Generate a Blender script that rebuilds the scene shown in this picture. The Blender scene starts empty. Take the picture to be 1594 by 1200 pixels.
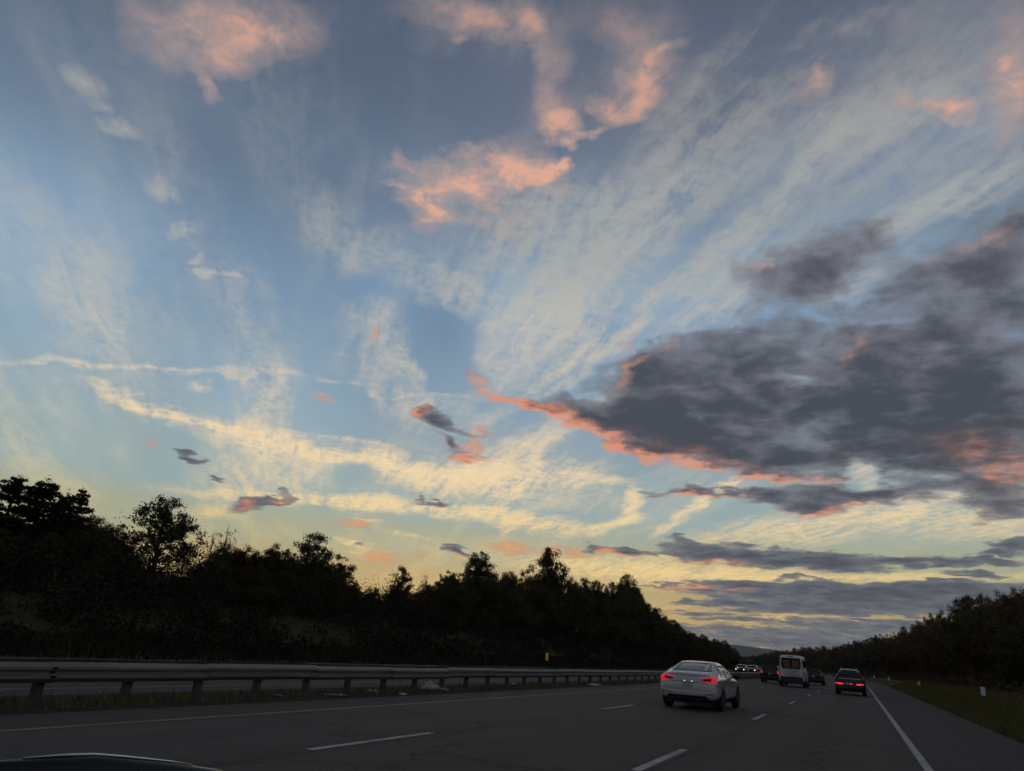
import bpy, bmesh, math, random
import numpy as np
from mathutils import Vector, Matrix

scene = bpy.context.scene
COL = scene.collection
R = math.radians

# ------------------------------------------------------------------ camera
PW, PH = 1594.0, 1200.0                      # size of the photograph, used to read off directions
FPX, YAW, PITCH, ROLL, CAM_H = 1095.6, R(26.05), R(20.40), R(4.27), 1.39
_f = Vector((-math.sin(YAW) * math.cos(PITCH), math.cos(YAW) * math.cos(PITCH), math.sin(PITCH)))
_r0 = Vector((math.cos(YAW), math.sin(YAW), 0.0))
_u0 = _r0.cross(_f)
_r = math.cos(ROLL) * _r0 + math.sin(ROLL) * _u0
_u = -math.sin(ROLL) * _r0 + math.cos(ROLL) * _u0
cam_data = bpy.data.cameras.new('camera')
cam_data.sensor_width = 36.0
cam_data.lens = FPX / PW * 36.0
cam_data.clip_start, cam_data.clip_end = 0.05, 30000.0
cam = bpy.data.objects.new('camera', cam_data)
COL.objects.link(cam)
m = Matrix((_r, _u, -_f)).transposed().to_4x4()
m.translation = Vector((0, 0, CAM_H))
cam.matrix_world = m
scene.camera = cam


def ray(px, py):
    return (_f + _r * ((px - PW / 2) / FPX) + _u * ((PH / 2 - py) / FPX)).normalized()


def ground_at(px, py, z=0.0):
    d = ray(px, py)
    t = (z - CAM_H) / d.z
    return Vector((d.x * t, d.y * t, z))


def at_y(px, py, y):
    d = ray(px, py)
    t = y / d.y
    return Vector((d.x * t, y, CAM_H + d.z * t))


# ------------------------------------------------------------------ view
scene.view_settings.view_transform = 'Standard'
scene.view_settings.look = 'None'
scene.view_settings.exposure = 0.0
scene.view_settings.gamma = 1.0
scene.view_settings.use_curve_mapping = False
scene.cycles.use_denoising = True
scene.cycles.use_adaptive_sampling = True
scene.cycles.adaptive_threshold = 0.02
scene.cycles.adaptive_min_samples = 8
scene.cycles.max_bounces = 6
scene.cycles.sample_clamp_indirect = 3.0

# ------------------------------------------------------------------ sun and sky
SUN_AZ = math.atan2(ray(730, 860).x, ray(730, 860).y)     # clockwise from +Y
SUN_EL = R(2.2)

world = bpy.data.worlds.new('World')
scene.world = world
world.use_nodes = True
NT = world.node_tree
NT.nodes.clear()


class G:
    """small helper round a node tree"""
    def __init__(self, nt):
        self.nt = nt

    def n(self, kind, **kw):
        nd = self.nt.nodes.new(kind)
        for k, v in kw.items():
            setattr(nd, k, v)
        return nd

    def put(self, sock, v):
        if v is None:
            return
        if isinstance(v, bpy.types.NodeSocket):
            self.nt.links.new(v, sock)
        else:
            sock.default_value = v

    def math(self, op, a, b=None, c=None, clamp=False):
        nd = self.n('ShaderNodeMath', operation=op, use_clamp=clamp)
        for i, v in enumerate((a, b, c)):
            self.put(nd.inputs[i], v)
        return nd.outputs[0]

    def vec(self, op, a, b=None, scale=None):
        nd = self.n('ShaderNodeVectorMath', operation=op)
        self.put(nd.inputs[0], a)
        self.put(nd.inputs[1], b)
        if scale is not None:
            self.put(nd.inputs['Scale'], scale)
        return nd.outputs['Value'] if op in ('DOT_PRODUCT', 'LENGTH', 'DISTANCE') else nd.outputs[0]

    def sep(self, v):
        nd = self.n('ShaderNodeSeparateXYZ')
        self.put(nd.inputs[0], v)
        return nd.outputs

    def comb(self, x=0.0, y=0.0, z=0.0):
        nd = self.n('ShaderNodeCombineXYZ')
        for i, v in enumerate((x, y, z)):
            self.put(nd.inputs[i], v)
        return nd.outputs[0]

    def noise(self, v, scale, detail=5.0, rough=0.55, color=False, dist=0.0):
        nd = self.n('ShaderNodeTexNoise')
        self.put(nd.inputs['Vector'], v)
        self.put(nd.inputs['Scale'], scale)
        nd.inputs['Detail'].default_value = detail
        nd.inputs['Roughness'].default_value = rough
        nd.inputs['Distortion'].default_value = dist
        return nd.outputs['Color'] if color else nd.outputs[0]

    def ss(self, v, a, b, lo=0.0, hi=1.0):
        nd = self.n('ShaderNodeMapRange', interpolation_type='SMOOTHSTEP')
        self.put(nd.inputs[0], v)
        for i, x in enumerate((a, b, lo, hi)):
            self.put(nd.inputs[1 + i], x)
        return nd.outputs[0]

    def cover(self, d, k, top=1.0):
        """how much a cloud of depth d hides: 1 - exp(-k d)"""
        e = self.math('EXPONENT', self.math('MULTIPLY', self.math('MAXIMUM', d, 0.0), -k))
        return self.math('MULTIPLY_ADD', e, -top, top)

    def mix(self, f, a, b):
        nd = self.n('ShaderNodeMix', data_type='RGBA')
        self.put(nd.inputs[0], f)
        self.put(nd.inputs[6], a)
        self.put(nd.inputs[7], b)
        return nd.outputs[2]

    def ramp(self, f, stops, interp='EASE'):
        nd = self.n('ShaderNodeValToRGB')
        cr = nd.color_ramp
        cr.interpolation = interp
        while len(cr.elements) < len(stops):
            cr.elements.new(0.5)
        for e, (p, c) in zip(cr.elements, stops):
            e.position = p
            e.color = c
        self.put(nd.inputs[0], f)
        return nd.outputs[0]


def lin(r, g, b, k=1.0):
    """8-bit display colour to linear, times k"""
    o = []
    for v in (r, g, b):
        v /= 255.0
        o.append(k * (v / 12.92 if v <= 0.04045 else ((v + 0.055) / 1.055) ** 2.4))
    return (*o, 1.0)


SKY_STRENGTH = 0.15
KS = 1.0 / SKY_STRENGTH


def cl(r, g, b):
    return lin(r, g, b, KS)


g = G(NT)
tc = g.n('ShaderNodeTexCoord')
D = tc.outputs['Generated']                  # direction on the sky
dx, dy, dz = g.sep(D)
DEG = 180.0 / math.pi
YAWD = math.degrees(YAW)
AZ = g.math('MULTIPLY_ADD', g.math('ARCTAN2', dx, dy), DEG, YAWD)      # degrees, 0 = middle of the view
EL = g.math('MULTIPLY', g.math('ARCSINE', dz), DEG)


def pix_ae(px, py):
    d = ray(px, py)
    return np.array([math.degrees(math.atan2(d.x, d.y)) + YAWD, math.degrees(math.asin(d.z))])


# cloud-deck coordinates: a flat deck overhead, so that cloud grain shrinks towards the horizon
den = g.math('MAXIMUM', g.math('ADD', dz, 0.13), 0.03)
DECK = g.comb(g.math('DIVIDE', dx, den), g.math('DIVIDE', dy, den), 0.0)
# the same deck turned so that its long axis runs to the place of sunset: streaks fan out from there
SA = math.atan2(ray(430, 930).x, ray(430, 930).y)
mp = g.n('ShaderNodeMapping', vector_type='POINT')
mp.inputs['Rotation'].default_value = (0, 0, SA)
g.put(mp.inputs['Vector'], DECK)
DECK_S = mp.outputs[0]
mp = g.n('ShaderNodeMapping', vector_type='POINT')
mp.inputs['Scale'].default_value = (1.0, 0.22, 1.0)
g.put(mp.inputs['Vector'], DECK_S)
STREAK = mp.outputs[0]

persp = g.ss(EL, 0.0, 32.0, 0.16, 1.0)        # cloud features are smaller near the horizon


def warped(scale, strength, detail=5.0, rough=0.6):
    """sky position (degrees) pushed about by noise"""
    c = g.noise(DECK, scale, detail, rough, color=True)
    v = g.vec('SUBTRACT', c, (0.5, 0.5, 0.5))
    x, y, z = g.sep(v)
    k = g.math('MULTIPLY', persp, strength)
    ex = g.math('MULTIPLY_ADD', x, k, AZ)
    ey = g.math('MULTIPLY_ADD', y, k, EL)
    return g.comb(ex, ey, 0.0)


def ellipse(item, reach, kw=1.0, kr=1.0):
    """(x, y, rx, ry, turn, weight) read off the photograph -> soft ellipse on the sky and its bounds in degrees"""
    x, y, rx, ry, ang, w = item
    rx, ry, w = rx * kr, ry * kr, w * kw
    c = pix_ae(x, y)
    e = 4.0
    J = np.stack([(pix_ae(x + e, y) - pix_ae(x - e, y)) / (2 * e), (pix_ae(x, y + e) - pix_ae(x, y - e)) / (2 * e)], 1)
    a = R(ang)
    B = J @ np.array([[math.cos(a), -math.sin(a)], [math.sin(a), math.cos(a)]]) @ np.diag([rx, ry])
    U, S, V = np.linalg.svd(B)
    ext = np.sqrt((B ** 2).sum(1)) + reach
    return dict(c=c, rot=math.atan2(U[1, 0], U[0, 0]), s=S, w=w, lo=c - ext, hi=c + ext)


def blobs(pos, ells, start=0.0):
    """sum of soft ellipses"""
    acc = start
    for q in ells:
        mp = g.n('ShaderNodeMapping', vector_type='TEXTURE')
        mp.inputs['Location'].default_value = (q['c'][0], q['c'][1], 0)
        mp.inputs['Rotation'].default_value = (0, 0, q['rot'])
        mp.inputs['Scale'].default_value = (q['s'][0], q['s'][1], 1)
        g.put(mp.inputs['Vector'], pos)
        gr = g.n('ShaderNodeTexGradient', gradient_type='SPHERICAL')
        g.put(gr.inputs[0], mp.outputs[0])
        acc = g.math('MULTIPLY_ADD', gr.outputs['Fac'], q['w'], acc)
    return acc


# --- clear sky
sky = g.n('ShaderNodeTexSky', sky_type='NISHITA', sun_disc=False)
sky.sun_elevation, sky.sun_rotation = SUN_EL, SUN_AZ
sky.altitude, sky.air_density, sky.dust_density, sky.ozone_density = 100.0, 1.0, 0.25, 2.6
BASE = sky.outputs[0]
ELN = g.math('DIVIDE', EL, 50.0)
POS = g.comb(AZ, EL, 0.0)

# --- soft ellipses that say where each kind of cloud lies: (x, y, rx, ry, turn, weight)
veil = [
    (40, 420, 330, 420, -25, .50), (420, 640, 190, 260, -10, .40), (250, 700, 420, 200, 5, .30),
    (850, 400, 330, 330, 0, .65), (1250, 330, 420, 260, -35, .75), (1500, 120, 380, 220, -20, .6), (1000, 60, 420, 180, -20, .45),
    (700, 820, 600, 110, 0, .3), (1300, 850, 420, 130, 0, .45), (690, 505, 95, 120, 0, -.45), (1530, 340, 90, 60, -30, -.5)]
cirrus = [
    # old contrails on the left
    (130, 566, 190, 11, 5, .55), (330, 580, 190, 8, 3, .45), (600, 608, 190, 6, 7, .28),
    (205, 624, 95, 11, 20, 1.2), (330, 662, 130, 12, 11, 1.1), (420, 690, 150, 30, 14, 1.0), (540, 713, 150, 18, 10, 1.1),
    (640, 728, 140, 20, 11, 1.1), (720, 745, 150, 34, 4, 1.0), (830, 740, 130, 34, -4, 1.0), (930, 748, 80, 13, 4, .6), (560, 692, 80, 8, 12, .7),
    (410, 640, 50, 95, 5, .4), (440, 735, 100, 50, 5, .42), (360, 745, 34, 90, -15, .28), (770, 720, 200, 50, 0, .18),
    (420, 771, 200, 13, 3, .65), (590, 786, 190, 14, 5, .85), (720, 797, 170, 18, 7, .9), (830, 812, 110, 20, 8, .9), (800, 775, 60, 16, -38, .85), (740, 770, 120, 26, 8, .25),
    (985, 785, 16, 42, 22, 1.0), (955, 815, 55, 11, -12, .9), (920, 780, 90, 20, 0, .3),
    (1050, 806, 60, 9, -36, .8), (1092, 783, 30, 7, -36, .8), (1135, 756, 34, 8, -24, .8),
    (628, 830, 55, 7, 12, .6), (556, 846, 42, 7, 15, .6), (575, 812, 30, 5, 5, .4), (788, 825, 12, 9, -20, .7), (575, 862, 40, 9, 8, .5), (330, 800, 60, 14, 0, .3),
    # feather in the middle
    (595, 540, 75, 85, 0, .5), (636, 570, 17, 42, -18, .65), (600, 490, 50, 50, 10, .35), (660, 640, 90, 40, 8, .3),
    (705, 455, 80, 30, 22, .8), (640, 415, 120, 50, 10, .4), (560, 385, 100, 30, 15, .3),
    (290, 365, 24, 18, -32, 1.0), (255, 290, 40, 26, 40, .65), (305, 411, 14, 8, -40, .7), (336, 432, 34, 6, 3, .9), (308, 604, 28, 14, 0, .6),
    (130, 112, 50, 30, 32, .7), (183, 184, 36, 17, 15, .75), (155, 150, 26, 14, 20, .5), (520, 335, 60, 60, 30, .25),
    # the long diagonal streaks, upper right
    (905, 560, 140, 26, -36, .7), (960, 610, 70, 14, -25, .5), (1040, 455, 190, 26, -38, .65), (1150, 370, 160, 26, -40, .55), (1230, 275, 130, 28, -44, .6), (1300, 200, 120, 44, -34, .5), (1400, 140, 140, 60, -30, .3),
    (1420, 345, 170, 30, -30, .6), (1530, 290, 110, 30, -22, .5), (1110, 105, 160, 18, -38, .35), (1310, 50, 120, 18, -18, .4), (1000, 260, 140, 20, -35, .25),
    (860, 410, 230, 140, -30, .55), (790, 350, 150, 80, 0, .5), (830, 520, 120, 100, -45, .45), (980, 330, 200, 70, -38, .45), (1090, 290, 170, 60, -40, .4), (1180, 160, 160, 50, -38, .35), (1380, 230, 170, 60, -30, .4), (1120, 470, 120, 50, -40, .5), (1340, 440, 110, 30, -20, .45), (1060, 190, 150, 40, -38, .3), (480, 330, 60, 120, -30, .2), (380, 520, 60, 180, -20, .14), (150, 480, 70, 260, -40, .14), (280, 250, 60, 200, -35, .1), (900, 490, 190, 90, -38, .55), (980, 380, 170, 60, -38, .45), (830, 690, 90, 30, -25, .6), (760, 650, 50, 16, -30, .3),
    (1250, 200, 440, 200, -38, .18), (1500, 160, 300, 200, -30, .2), (1000, 250, 300, 130, -38, .12), (1420, 330, 300, 90, -32, .12), (1150, 420, 260, 80, -38, .16), (120, 430, 130, 330, -38, .15), (330, 420, 80, 300, -28, .13), (60, 650, 200, 120, 10, .08), (1000, 890, 240, 30, 3, .6), (700, 850, 300, 24, 2, .14), (740, 290, 200, 60, 5, .3), (690, 515, 70, 110, 0, -.55), (590, 440, 60, 60, 0, -.15), (1000, 120, 130, 90, -30, .3), (370, 50, 180, 80, 0, .22), (750, 40, 170, 70, 10, .25), (1450, 180, 160, 50, -20, .25), (450, 160, 120, 120, -30, .12),
    # lower right, behind the dark bands
    (1400, 805, 250, 45, -3, .6), (1230, 825, 200, 30, -6, .6), (1350, 740, 80, 20, 34, .35), (1550, 800, 110, 60, 0, .4), (1100, 895, 200, 16, 2, .6), (1350, 897, 300, 9, 0, .6), (1250, 965, 250, 7, 2, .6), (900, 880, 150, 18, 3, .5),
]
pink = [
    (390, 25, 110, 62, 8, .75), (300, 55, 90, 55, 5, .5), (350, 98, 50, 30, 0, .5), (250, 15, 60, 40, 0, .4), (332, 146, 14, 34, -38, .5), (430, 25, 60, 40, 0, .4),
    (690, 10, 85, 34, 10, .6), (750, 32, 75, 48, 18, .7), (815, 25, 50, 45, 20, .55), (836, 58, 14, 55, -14, .5), (716, 70, 18, 12, 0, .6),
    (856, 140, 26, 90, 8, .4), (870, 180, 50, 50, 0, .3), (955, 30, 50, 50, 0, .4), (1000, 60, 60, 80, 20, .25),
    (1010, 112, 52, 46, -30, .9), (964, 166, 44, 24, -5, 1.15), (1052, 78, 28, 16, -20, .8), (1000, 140, 60, 40, -30, .35),
    (876, 212, 36, 22, 5, 1.05), (895, 234, 11, 9, 0, .8), (930, 210, 40, 10, -28, .7),
    (745, 278, 120, 30, 4, 1.05), (840, 292, 50, 17, 5, 1.0), (868, 272, 30, 10, -28, 1.0), (800, 252, 55, 34, 5, .5), (664, 312, 34, 40, 10, 1.05), (636, 296, 34, 9, 5, .8), (682, 332, 24, 18, 0, .7), (755, 340, 60, 22, 0, .35), (620, 242, 12, 24, 0, .5), (634, 262, 10, 10, 0, .4),
    (1466, 168, 28, 18, 0, 1.1), (1406, 165, 24, 18, 0, .7), (1272, 140, 34, 18, -25, .6), (1285, 120, 12, 12, 0, .5), (1565, 140, 62, 70, -25, .75), (1590, 60, 60, 60, 0, .4), (1560, 100, 20, 14, 0, .4),
    (575, 530, 14, 6, 5, .8), (985, 540, 16, 9, -40, .9), (962, 566, 12, 8, -20, .8), (510, 612, 10, 4, 0, .7), (232, 690, 18, 5, 0, .5),
    (552, 816, 26, 5, 3, .9), (592, 868, 26, 8, 5, .8), (796, 853, 34, 8, 4, 1.1), (860, 858, 20, 6, 0, .8), (900, 862, 20, 6, 0, .8), (730, 700, 40, 8, 20, .6), (745, 672, 30, 6, 15, .6), (660, 862, 14, 4, 0, .6),
]
dark = [
    (1280, 625, 330, 130, 0, 1.0), (1470, 600, 260, 160, -5, 1.0), (1100, 610, 180, 88, 0, .95), (1000, 640, 120, 50, 22, .8), (915, 660, 120, 26, 22, .8), (830, 636, 130, 15, 22, .85), (765, 618, 36, 10, 20, .5), (970, 652, 130, 42, 14, .7), (1050, 675, 150, 55, 10, .7), (1000, 600, 60, 40, -20, .5),
    (1080, 695, 190, 45, 10, .85), (1250, 715, 190, 38, 0, .8), (1410, 690, 150, 60, 10, .6), (1550, 690, 130, 120, 0, .8), (1550, 775, 62, 34, 10, .8), (1180, 525, 90, 30, -10, .6), (1500, 500, 160, 45, -14, .7), (1030, 560, 80, 30, -20, .6),
    (1290, 412, 115, 55, -8, .9), (1235, 435, 110, 55, 0, .55), (1362, 382, 44, 20, -42, .6), (1550, 385, 110, 56, -28, .8), (1580, 345, 70, 36, -25, .6), (1480, 420, 110, 44, -10, .75), (1560, 440, 100, 50, 0, .5), (1335, 480, 90, 26, 5, .5), (1200, 480, 70, 30, -10, .4), (1420, 460, 80, 40, -10, .4),
    (1250, 590, 40, 16, 0, -.9), (1140, 602, 46, 16, 5, -.6), (1345, 735, 34, 34, 20, -.9), (1075, 650, 40, 12, 10, -.5), (1400, 505, 50, 16, 0, -.5), (1480, 560, 60, 20, 0, -.3), (900, 615, 40, 12, 0, -.4),
    (1085, 770, 90, 9, 0, 1.0), (1310, 774, 160, 20, 0, .95), (1262, 790, 70, 14, 5, .8), (1390, 762, 80, 16, -8, .7), (1180, 772, 70, 10, 2, .7),
    (1100, 858, 80, 22, 2, 1.0), (1190, 868, 130, 18, 3, 1.0), (1330, 873, 220, 14, 0, 1.0), (1480, 873, 130, 9, 0, .8), (972, 858, 70, 10, 6, 1.0), (1580, 845, 60, 9, 0, .9), (1560, 858, 60, 6, 0, .7), (1520, 892, 60, 7, 3, .8), (1060, 838, 30, 6, 8, .7),
    (1260, 922, 220, 20, 0, 1.0), (1400, 925, 200, 22, 0, 1.0), (1150, 909, 100, 8, 2, .9), (1050, 913, 70, 4, 3, .7), (1140, 940, 110, 8, 2, .9), (1320, 946, 240, 15, 0, 1.0), (1490, 913, 120, 14, 0, .9), (1380, 975, 240, 12, 2, 1.0), (1200, 984, 260, 9, 2, .9), (1150, 964, 90, 5, 2, .8), (1250, 1002, 320, 13, 2, 1.2), (1100, 955, 80, 4, 2, .6), (1560, 960, 120, 50, 0, .7), (1250, 900, 60, 4, 0, .5),
    (682, 656, 42, 13, 12, 1.0), (660, 650, 16, 9, 0, .6), (704, 690, 32, 9, 30, .9), (722, 712, 28, 8, 20, .7), (740, 664, 34, 6, 5, .6),
    (402, 780, 56, 10, -16, .95), (438, 775, 26, 9, 3, .9), (298, 712, 32, 8, 16, .8), (336, 743, 18, 4, 8, .7), (322, 715, 12, 5, 0, .6), (676, 782, 34, 7, 4, .9), (712, 858, 30, 7, 12, 1.0), (440, 760, 20, 4, 0, .4),
    (560, 846, 10, 3, 0, .3),
]
lit = [
    (820, 636, 150, 26, 22, 1.3), (765, 618, 50, 18, 20, 1.0), (930, 692, 130, 28, 20, 1.1), (1020, 725, 110, 26, 10, 1.0), (1110, 742, 120, 20, 8, .9), (1240, 750, 120, 14, 0, 1.1), (1080, 700, 140, 20, 15, .5),
    (1520, 700, 120, 40, 14, .5), (1570, 740, 80, 30, 0, .4), (1080, 776, 100, 8, 0, 1.1), (1262, 798, 80, 9, 0, 1.0), (1340, 790, 60, 6, 0, .7), (1100, 880, 90, 12, 3, 1.1), (1250, 886, 90, 5, 0, .5), (970, 864, 66, 7, 6, 1.0), (940, 856, 30, 8, 0, .8),
    (1195, 408, 36, 20, -20, .9), (1450, 415, 36, 14, -25, .7), (1530, 372, 60, 16, -28, .7), (985, 580, 40, 12, -30, .7), (1330, 545, 30, 16, 0, .4), (1040, 545, 40, 10, -20, .6),
    (655, 650, 24, 14, 0, 1.0), (722, 716, 34, 8, 22, 1.2), (745, 664, 30, 8, 5, .9), (440, 776, 24, 7, 3, .7), (380, 787, 30, 8, -10, .6), (676, 786, 36, 6, 4, .8), (712, 863, 34, 6, 12, 1.1), (1050, 914, 60, 4, 0, .9), (1150, 915, 40, 4, 0, .6), (1090, 912, 40, 4, 0, .6),
]
# --- colours and grain shared by all of the sky
veil_col = g.ramp(ELN, [
    (0.00, cl(196, 154, 98)), (0.09, cl(190, 164, 112)), (0.145, cl(174, 174, 144)), (0.21, cl(156, 176, 176)),
    (0.38, cl(146, 172, 190)), (0.52, cl(140, 168, 194)), (0.70, cl(122, 138, 158)), (0.86, cl(104, 114, 132)), (1.0, cl(96, 104, 120))])
vn = g.ss(g.noise(STREAK, 2.2, 5.0, 0.55), 0.3, 0.72)
v_tex = g.math('MULTIPLY_ADD', vn, 0.9, 0.45)
v_min = g.ss(EL, 2.0, 30.0, 0.72, 0.55)
# the side of the sky away from the sunset is duller and bluer
away = g.ss(g.math('MULTIPLY_ADD', dx, math.sin(SUN_AZ), g.math('MULTIPLY', dy, math.cos(SUN_AZ))), 0.55, -0.35)
veil_col = g.mix(away, veil_col, g.ramp(ELN, [(0.0, cl(98, 100, 112)), (0.15, cl(120, 114, 122)), (0.4, cl(112, 122, 138)), (1.0, cl(98, 106, 122))]))

W_C = warped(5.0, 5.5, 4.0, 0.52)
c_fine = g.noise(STREAK, 18.0, 8.0, 0.66, dist=0.6)
c_puff = g.noise(DECK_S, 30.0, 6.0, 0.62, dist=0.6)
c_big = g.noise(STREAK, 4.5, 4.0, 0.55, dist=0.5)
c_n = g.math('MULTIPLY_ADD', c_big, 0.26, g.math('MULTIPLY_ADD', c_fine, 0.46, g.math('MULTIPLY', c_puff, 0.28)))
c_tex = g.math('MULTIPLY_ADD', g.ss(c_n, 0.38, 0.66), 1.8, 0.08)
c_col = g.ramp(ELN, [
    (0.00, cl(230, 192, 112)), (0.14, cl(252, 218, 152)), (0.27, cl(246, 218, 174)),
    (0.36, cl(226, 208, 180)), (0.46, cl(200, 193, 178)), (0.64, cl(172, 174, 170)), (1.0, cl(146, 140, 140))])

W_P = warped(7.0, 7.0, 5.0, 0.55)
p_n = g.noise(DECK, 15.0, 8.0, 0.64, dist=0.3)
p_tex = g.math('MULTIPLY_ADD', g.ss(p_n, 0.30, 0.70), 1.45, 0.26)
p_dim = g.ramp(ELN, [(0.0, cl(222, 140, 88)), (0.3, cl(204, 150, 126)), (0.7, cl(178, 156, 150)), (1.0, cl(156, 140, 140))])
p_brt = g.ramp(ELN, [(0.0, cl(246, 168, 98)), (0.3, cl(242, 162, 122)), (0.7, cl(228, 174, 150)), (1.0, cl(196, 154, 138))])

W_D = warped(5.0, 7.5, 5.0, 0.56)
d_n = g.ss(g.noise(DECK, 7.5, 9.0, 0.62, dist=0.2), 0.25, 0.75)
d_nn = g.math('SUBTRACT', d_n, 0.5)
d_lo = g.ramp(ELN, [(0.0, cl(118, 126, 132)), (0.10, cl(104, 110, 120)), (0.3, cl(112, 112, 120)), (1.0, cl(124, 124, 132))])
d_hi = g.ramp(ELN, [(0.0, cl(84, 94, 104)), (0.10, cl(74, 81, 93)), (0.3, cl(67, 72, 82)), (1.0, cl(92, 92, 100))])
l_n = g.ss(g.noise(DECK, 13.0, 7.0, 0.58), 0.28, 0.72)
l_col = g.ramp(ELN, [(0.0, cl(220, 150, 88)), (0.12, cl(226, 146, 100)), (0.3, cl(236, 150, 112)), (0.6, cl(188, 150, 136)), (1.0, cl(176, 140, 128))])

# beyond what the photograph shows the same mix of cirrus, pink lumps and grey banks goes on by chance
beyond = g.ss(g.math('ABSOLUTE', AZ), 40.0, 70.0)
low_k = g.ss(EL, 6.0, 15.0, 2.4, 1.0)
far_n = g.noise(DECK, 1.3, 3.0, 0.5)
far_c = g.math('MULTIPLY_ADD', beyond, g.ss(far_n, 0.48, 0.72, 0.0, 0.8), g.ss(c_big, 0.42, 0.7, 0.0, 0.11))
far_d = g.math('MULTIPLY', beyond, g.ss(far_n, 0.44, 0.28, 0.0, 0.9))

LAYERS = {
    'veil': [ellipse(i, 0.5) for i in veil], 'cirrus': [ellipse(i, 2.4, 1.25, 1.05) for i in cirrus], 'pink': [ellipse(i, 3.2, 1.2, 1.25) for i in pink],
    'dark': [ellipse(i, 3.2, 1.0, 1.05) for i in dark], 'lit': [ellipse(i, 3.2, 1.15, 1.1) for i in lit]}


def compose(L):
    """the cloud layers over one patch of sky"""
    v = g.math('MULTIPLY', blobs(POS, L['veil']), v_tex)
    col = g.mix(g.math('MULTIPLY_ADD', v, 0.85, v_min, clamp=True), BASE, veil_col)
    f = g.cover(g.math('MULTIPLY', blobs(W_C, L['cirrus'], far_c), c_tex), 1.35, 0.97)
    col = g.mix(f, col, c_col)
    if L['pink']:
        f = g.math('MULTIPLY', blobs(W_P, L['pink']), p_tex)
        c = g.mix(g.ss(f, 0.25, 1.8), p_dim, p_brt)
        f = g.cover(f, 1.7, 0.95)
        col = g.mix(f, col, c)
    if True:
        m = blobs(W_D, L['dark'], far_d)
        dens = g.math('MULTIPLY_ADD', d_nn, g.ss(m, 0.0, 0.35, 0.0, 0.68), m)
        f = g.cover(g.math('MULTIPLY', g.math('SUBTRACT', dens, 0.05), low_k), 3.8, 0.97)
        c = g.mix(g.ss(g.math('MULTIPLY_ADD', d_nn, 0.6, dens), 0.1, 1.55), d_lo, d_hi)
        if L['lit']:
            k = g.math('MULTIPLY', blobs(W_D, L['lit']), g.math('MULTIPLY_ADD', l_n, 1.1, 0.40))
            k = g.math('MULTIPLY', g.ss(k, 0.0, 1.2), g.ss(dens, 1.5, 0.6, 0.3, 0.92))
            c = g.mix(k, c, l_col)
        col = g.mix(f, col, c)
    b = g.n('ShaderNodeBackground')
    b.inputs['Strength'].default_value = SKY_STRENGTH
    g.put(b.inputs['Color'], col)
    return b.outputs[0]


def patch(L, lo, hi, depth=0):
    """split the sky into patches so that each looks up only its own clouds"""
    L = {k: [q for q in v if (q['lo'] < hi).all() and (q['hi'] > lo).all()] for k, v in L.items()}
    n = sum(len(v) for v in L.values())
    allq = [q for v in L.values() for q in v]
    if n <= 14 or depth >= 2:
        return compose(L)
    best = None
    for ax in (0, 1):
        for cut in sorted({round(float(q[k][ax]), 2) for q in allq for k in ('lo', 'hi')}):
            if not (lo[ax] + 0.5 < cut < hi[ax] - 0.5):
                continue
            na = sum(q['lo'][ax] < cut for q in allq)
            nb = sum(q['hi'][ax] > cut for q in allq)
            in_v = (min(hi[ax], 48) - max(lo[ax], -48)) if ax == 0 else (min(hi[ax], 52) - max(lo[ax], 0))
            fa = (cut - max(lo[ax], -48 if ax == 0 else 0)) / max(in_v, .1)
            fa = min(max(fa, 0), 1)
            cost = fa * na + (1 - fa) * nb
            if best is None or cost < best[0]:
                best = (cost, ax, cut)
    if best is None or best[0] > n - 1.5:
        return compose(L)
    _, ax, cut = best
    t = g.math('GREATER_THAN', (AZ, EL)[ax], cut)
    h2, l2 = hi.copy(), lo.copy()
    h2[ax] = cut
    l2[ax] = cut
    s1, s2 = patch(L, lo, h2, depth + 1), patch(L, l2, hi, depth + 1)
    mx = g.n('ShaderNodeMixShader')
    g.put(mx.inputs[0], t)
    g.put(mx.inputs[1], s1)
    g.put(mx.inputs[2], s2)
    return mx.outputs[0]


surface = patch(LAYERS, np.array([-400.0, -91.0]), np.array([400.0, 91.0]))
out = g.n('ShaderNodeOutputWorld')
NT.links.new(surface, out.inputs['Surface'])
world.cycles.sampling_method = 'MANUAL'
world.cycles.sample_map_resolution = 512

sun_data = bpy.data.lights.new('sun', 'SUN')
sun_data.energy, sun_data.angle, sun_data.color = 0.4, R(0.53), (1.0, 0.62, 0.34)
sun = bpy.data.objects.new('sun', sun_data)
COL.objects.link(sun)
sun_dir = Vector((math.sin(SUN_AZ) * math.cos(SUN_EL), math.cos(SUN_AZ) * math.cos(SUN_EL), math.sin(SUN_EL)))
sun.rotation_euler = (-sun_dir).to_track_quat('-Z', 'Y').to_euler()

# ------------------------------------------------------------------ helpers for meshes and materials
def tag(o, label=None, cat=None, group=None, kind=None):
    if label:
        o['label'] = label
    if cat:
        o['category'] = cat
    if group:
        o['group'] = group
    if kind:
        o['kind'] = kind
    return o


def mesh_from(name, verts, faces, smooth=False):
    me = bpy.data.meshes.new(name)
    me.from_pydata([tuple(map(float, v)) for v in verts], [], faces)
    if smooth:
        me.polygons.foreach_set('use_smooth', [True] * len(me.polygons))
    me.update()
    return me


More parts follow.
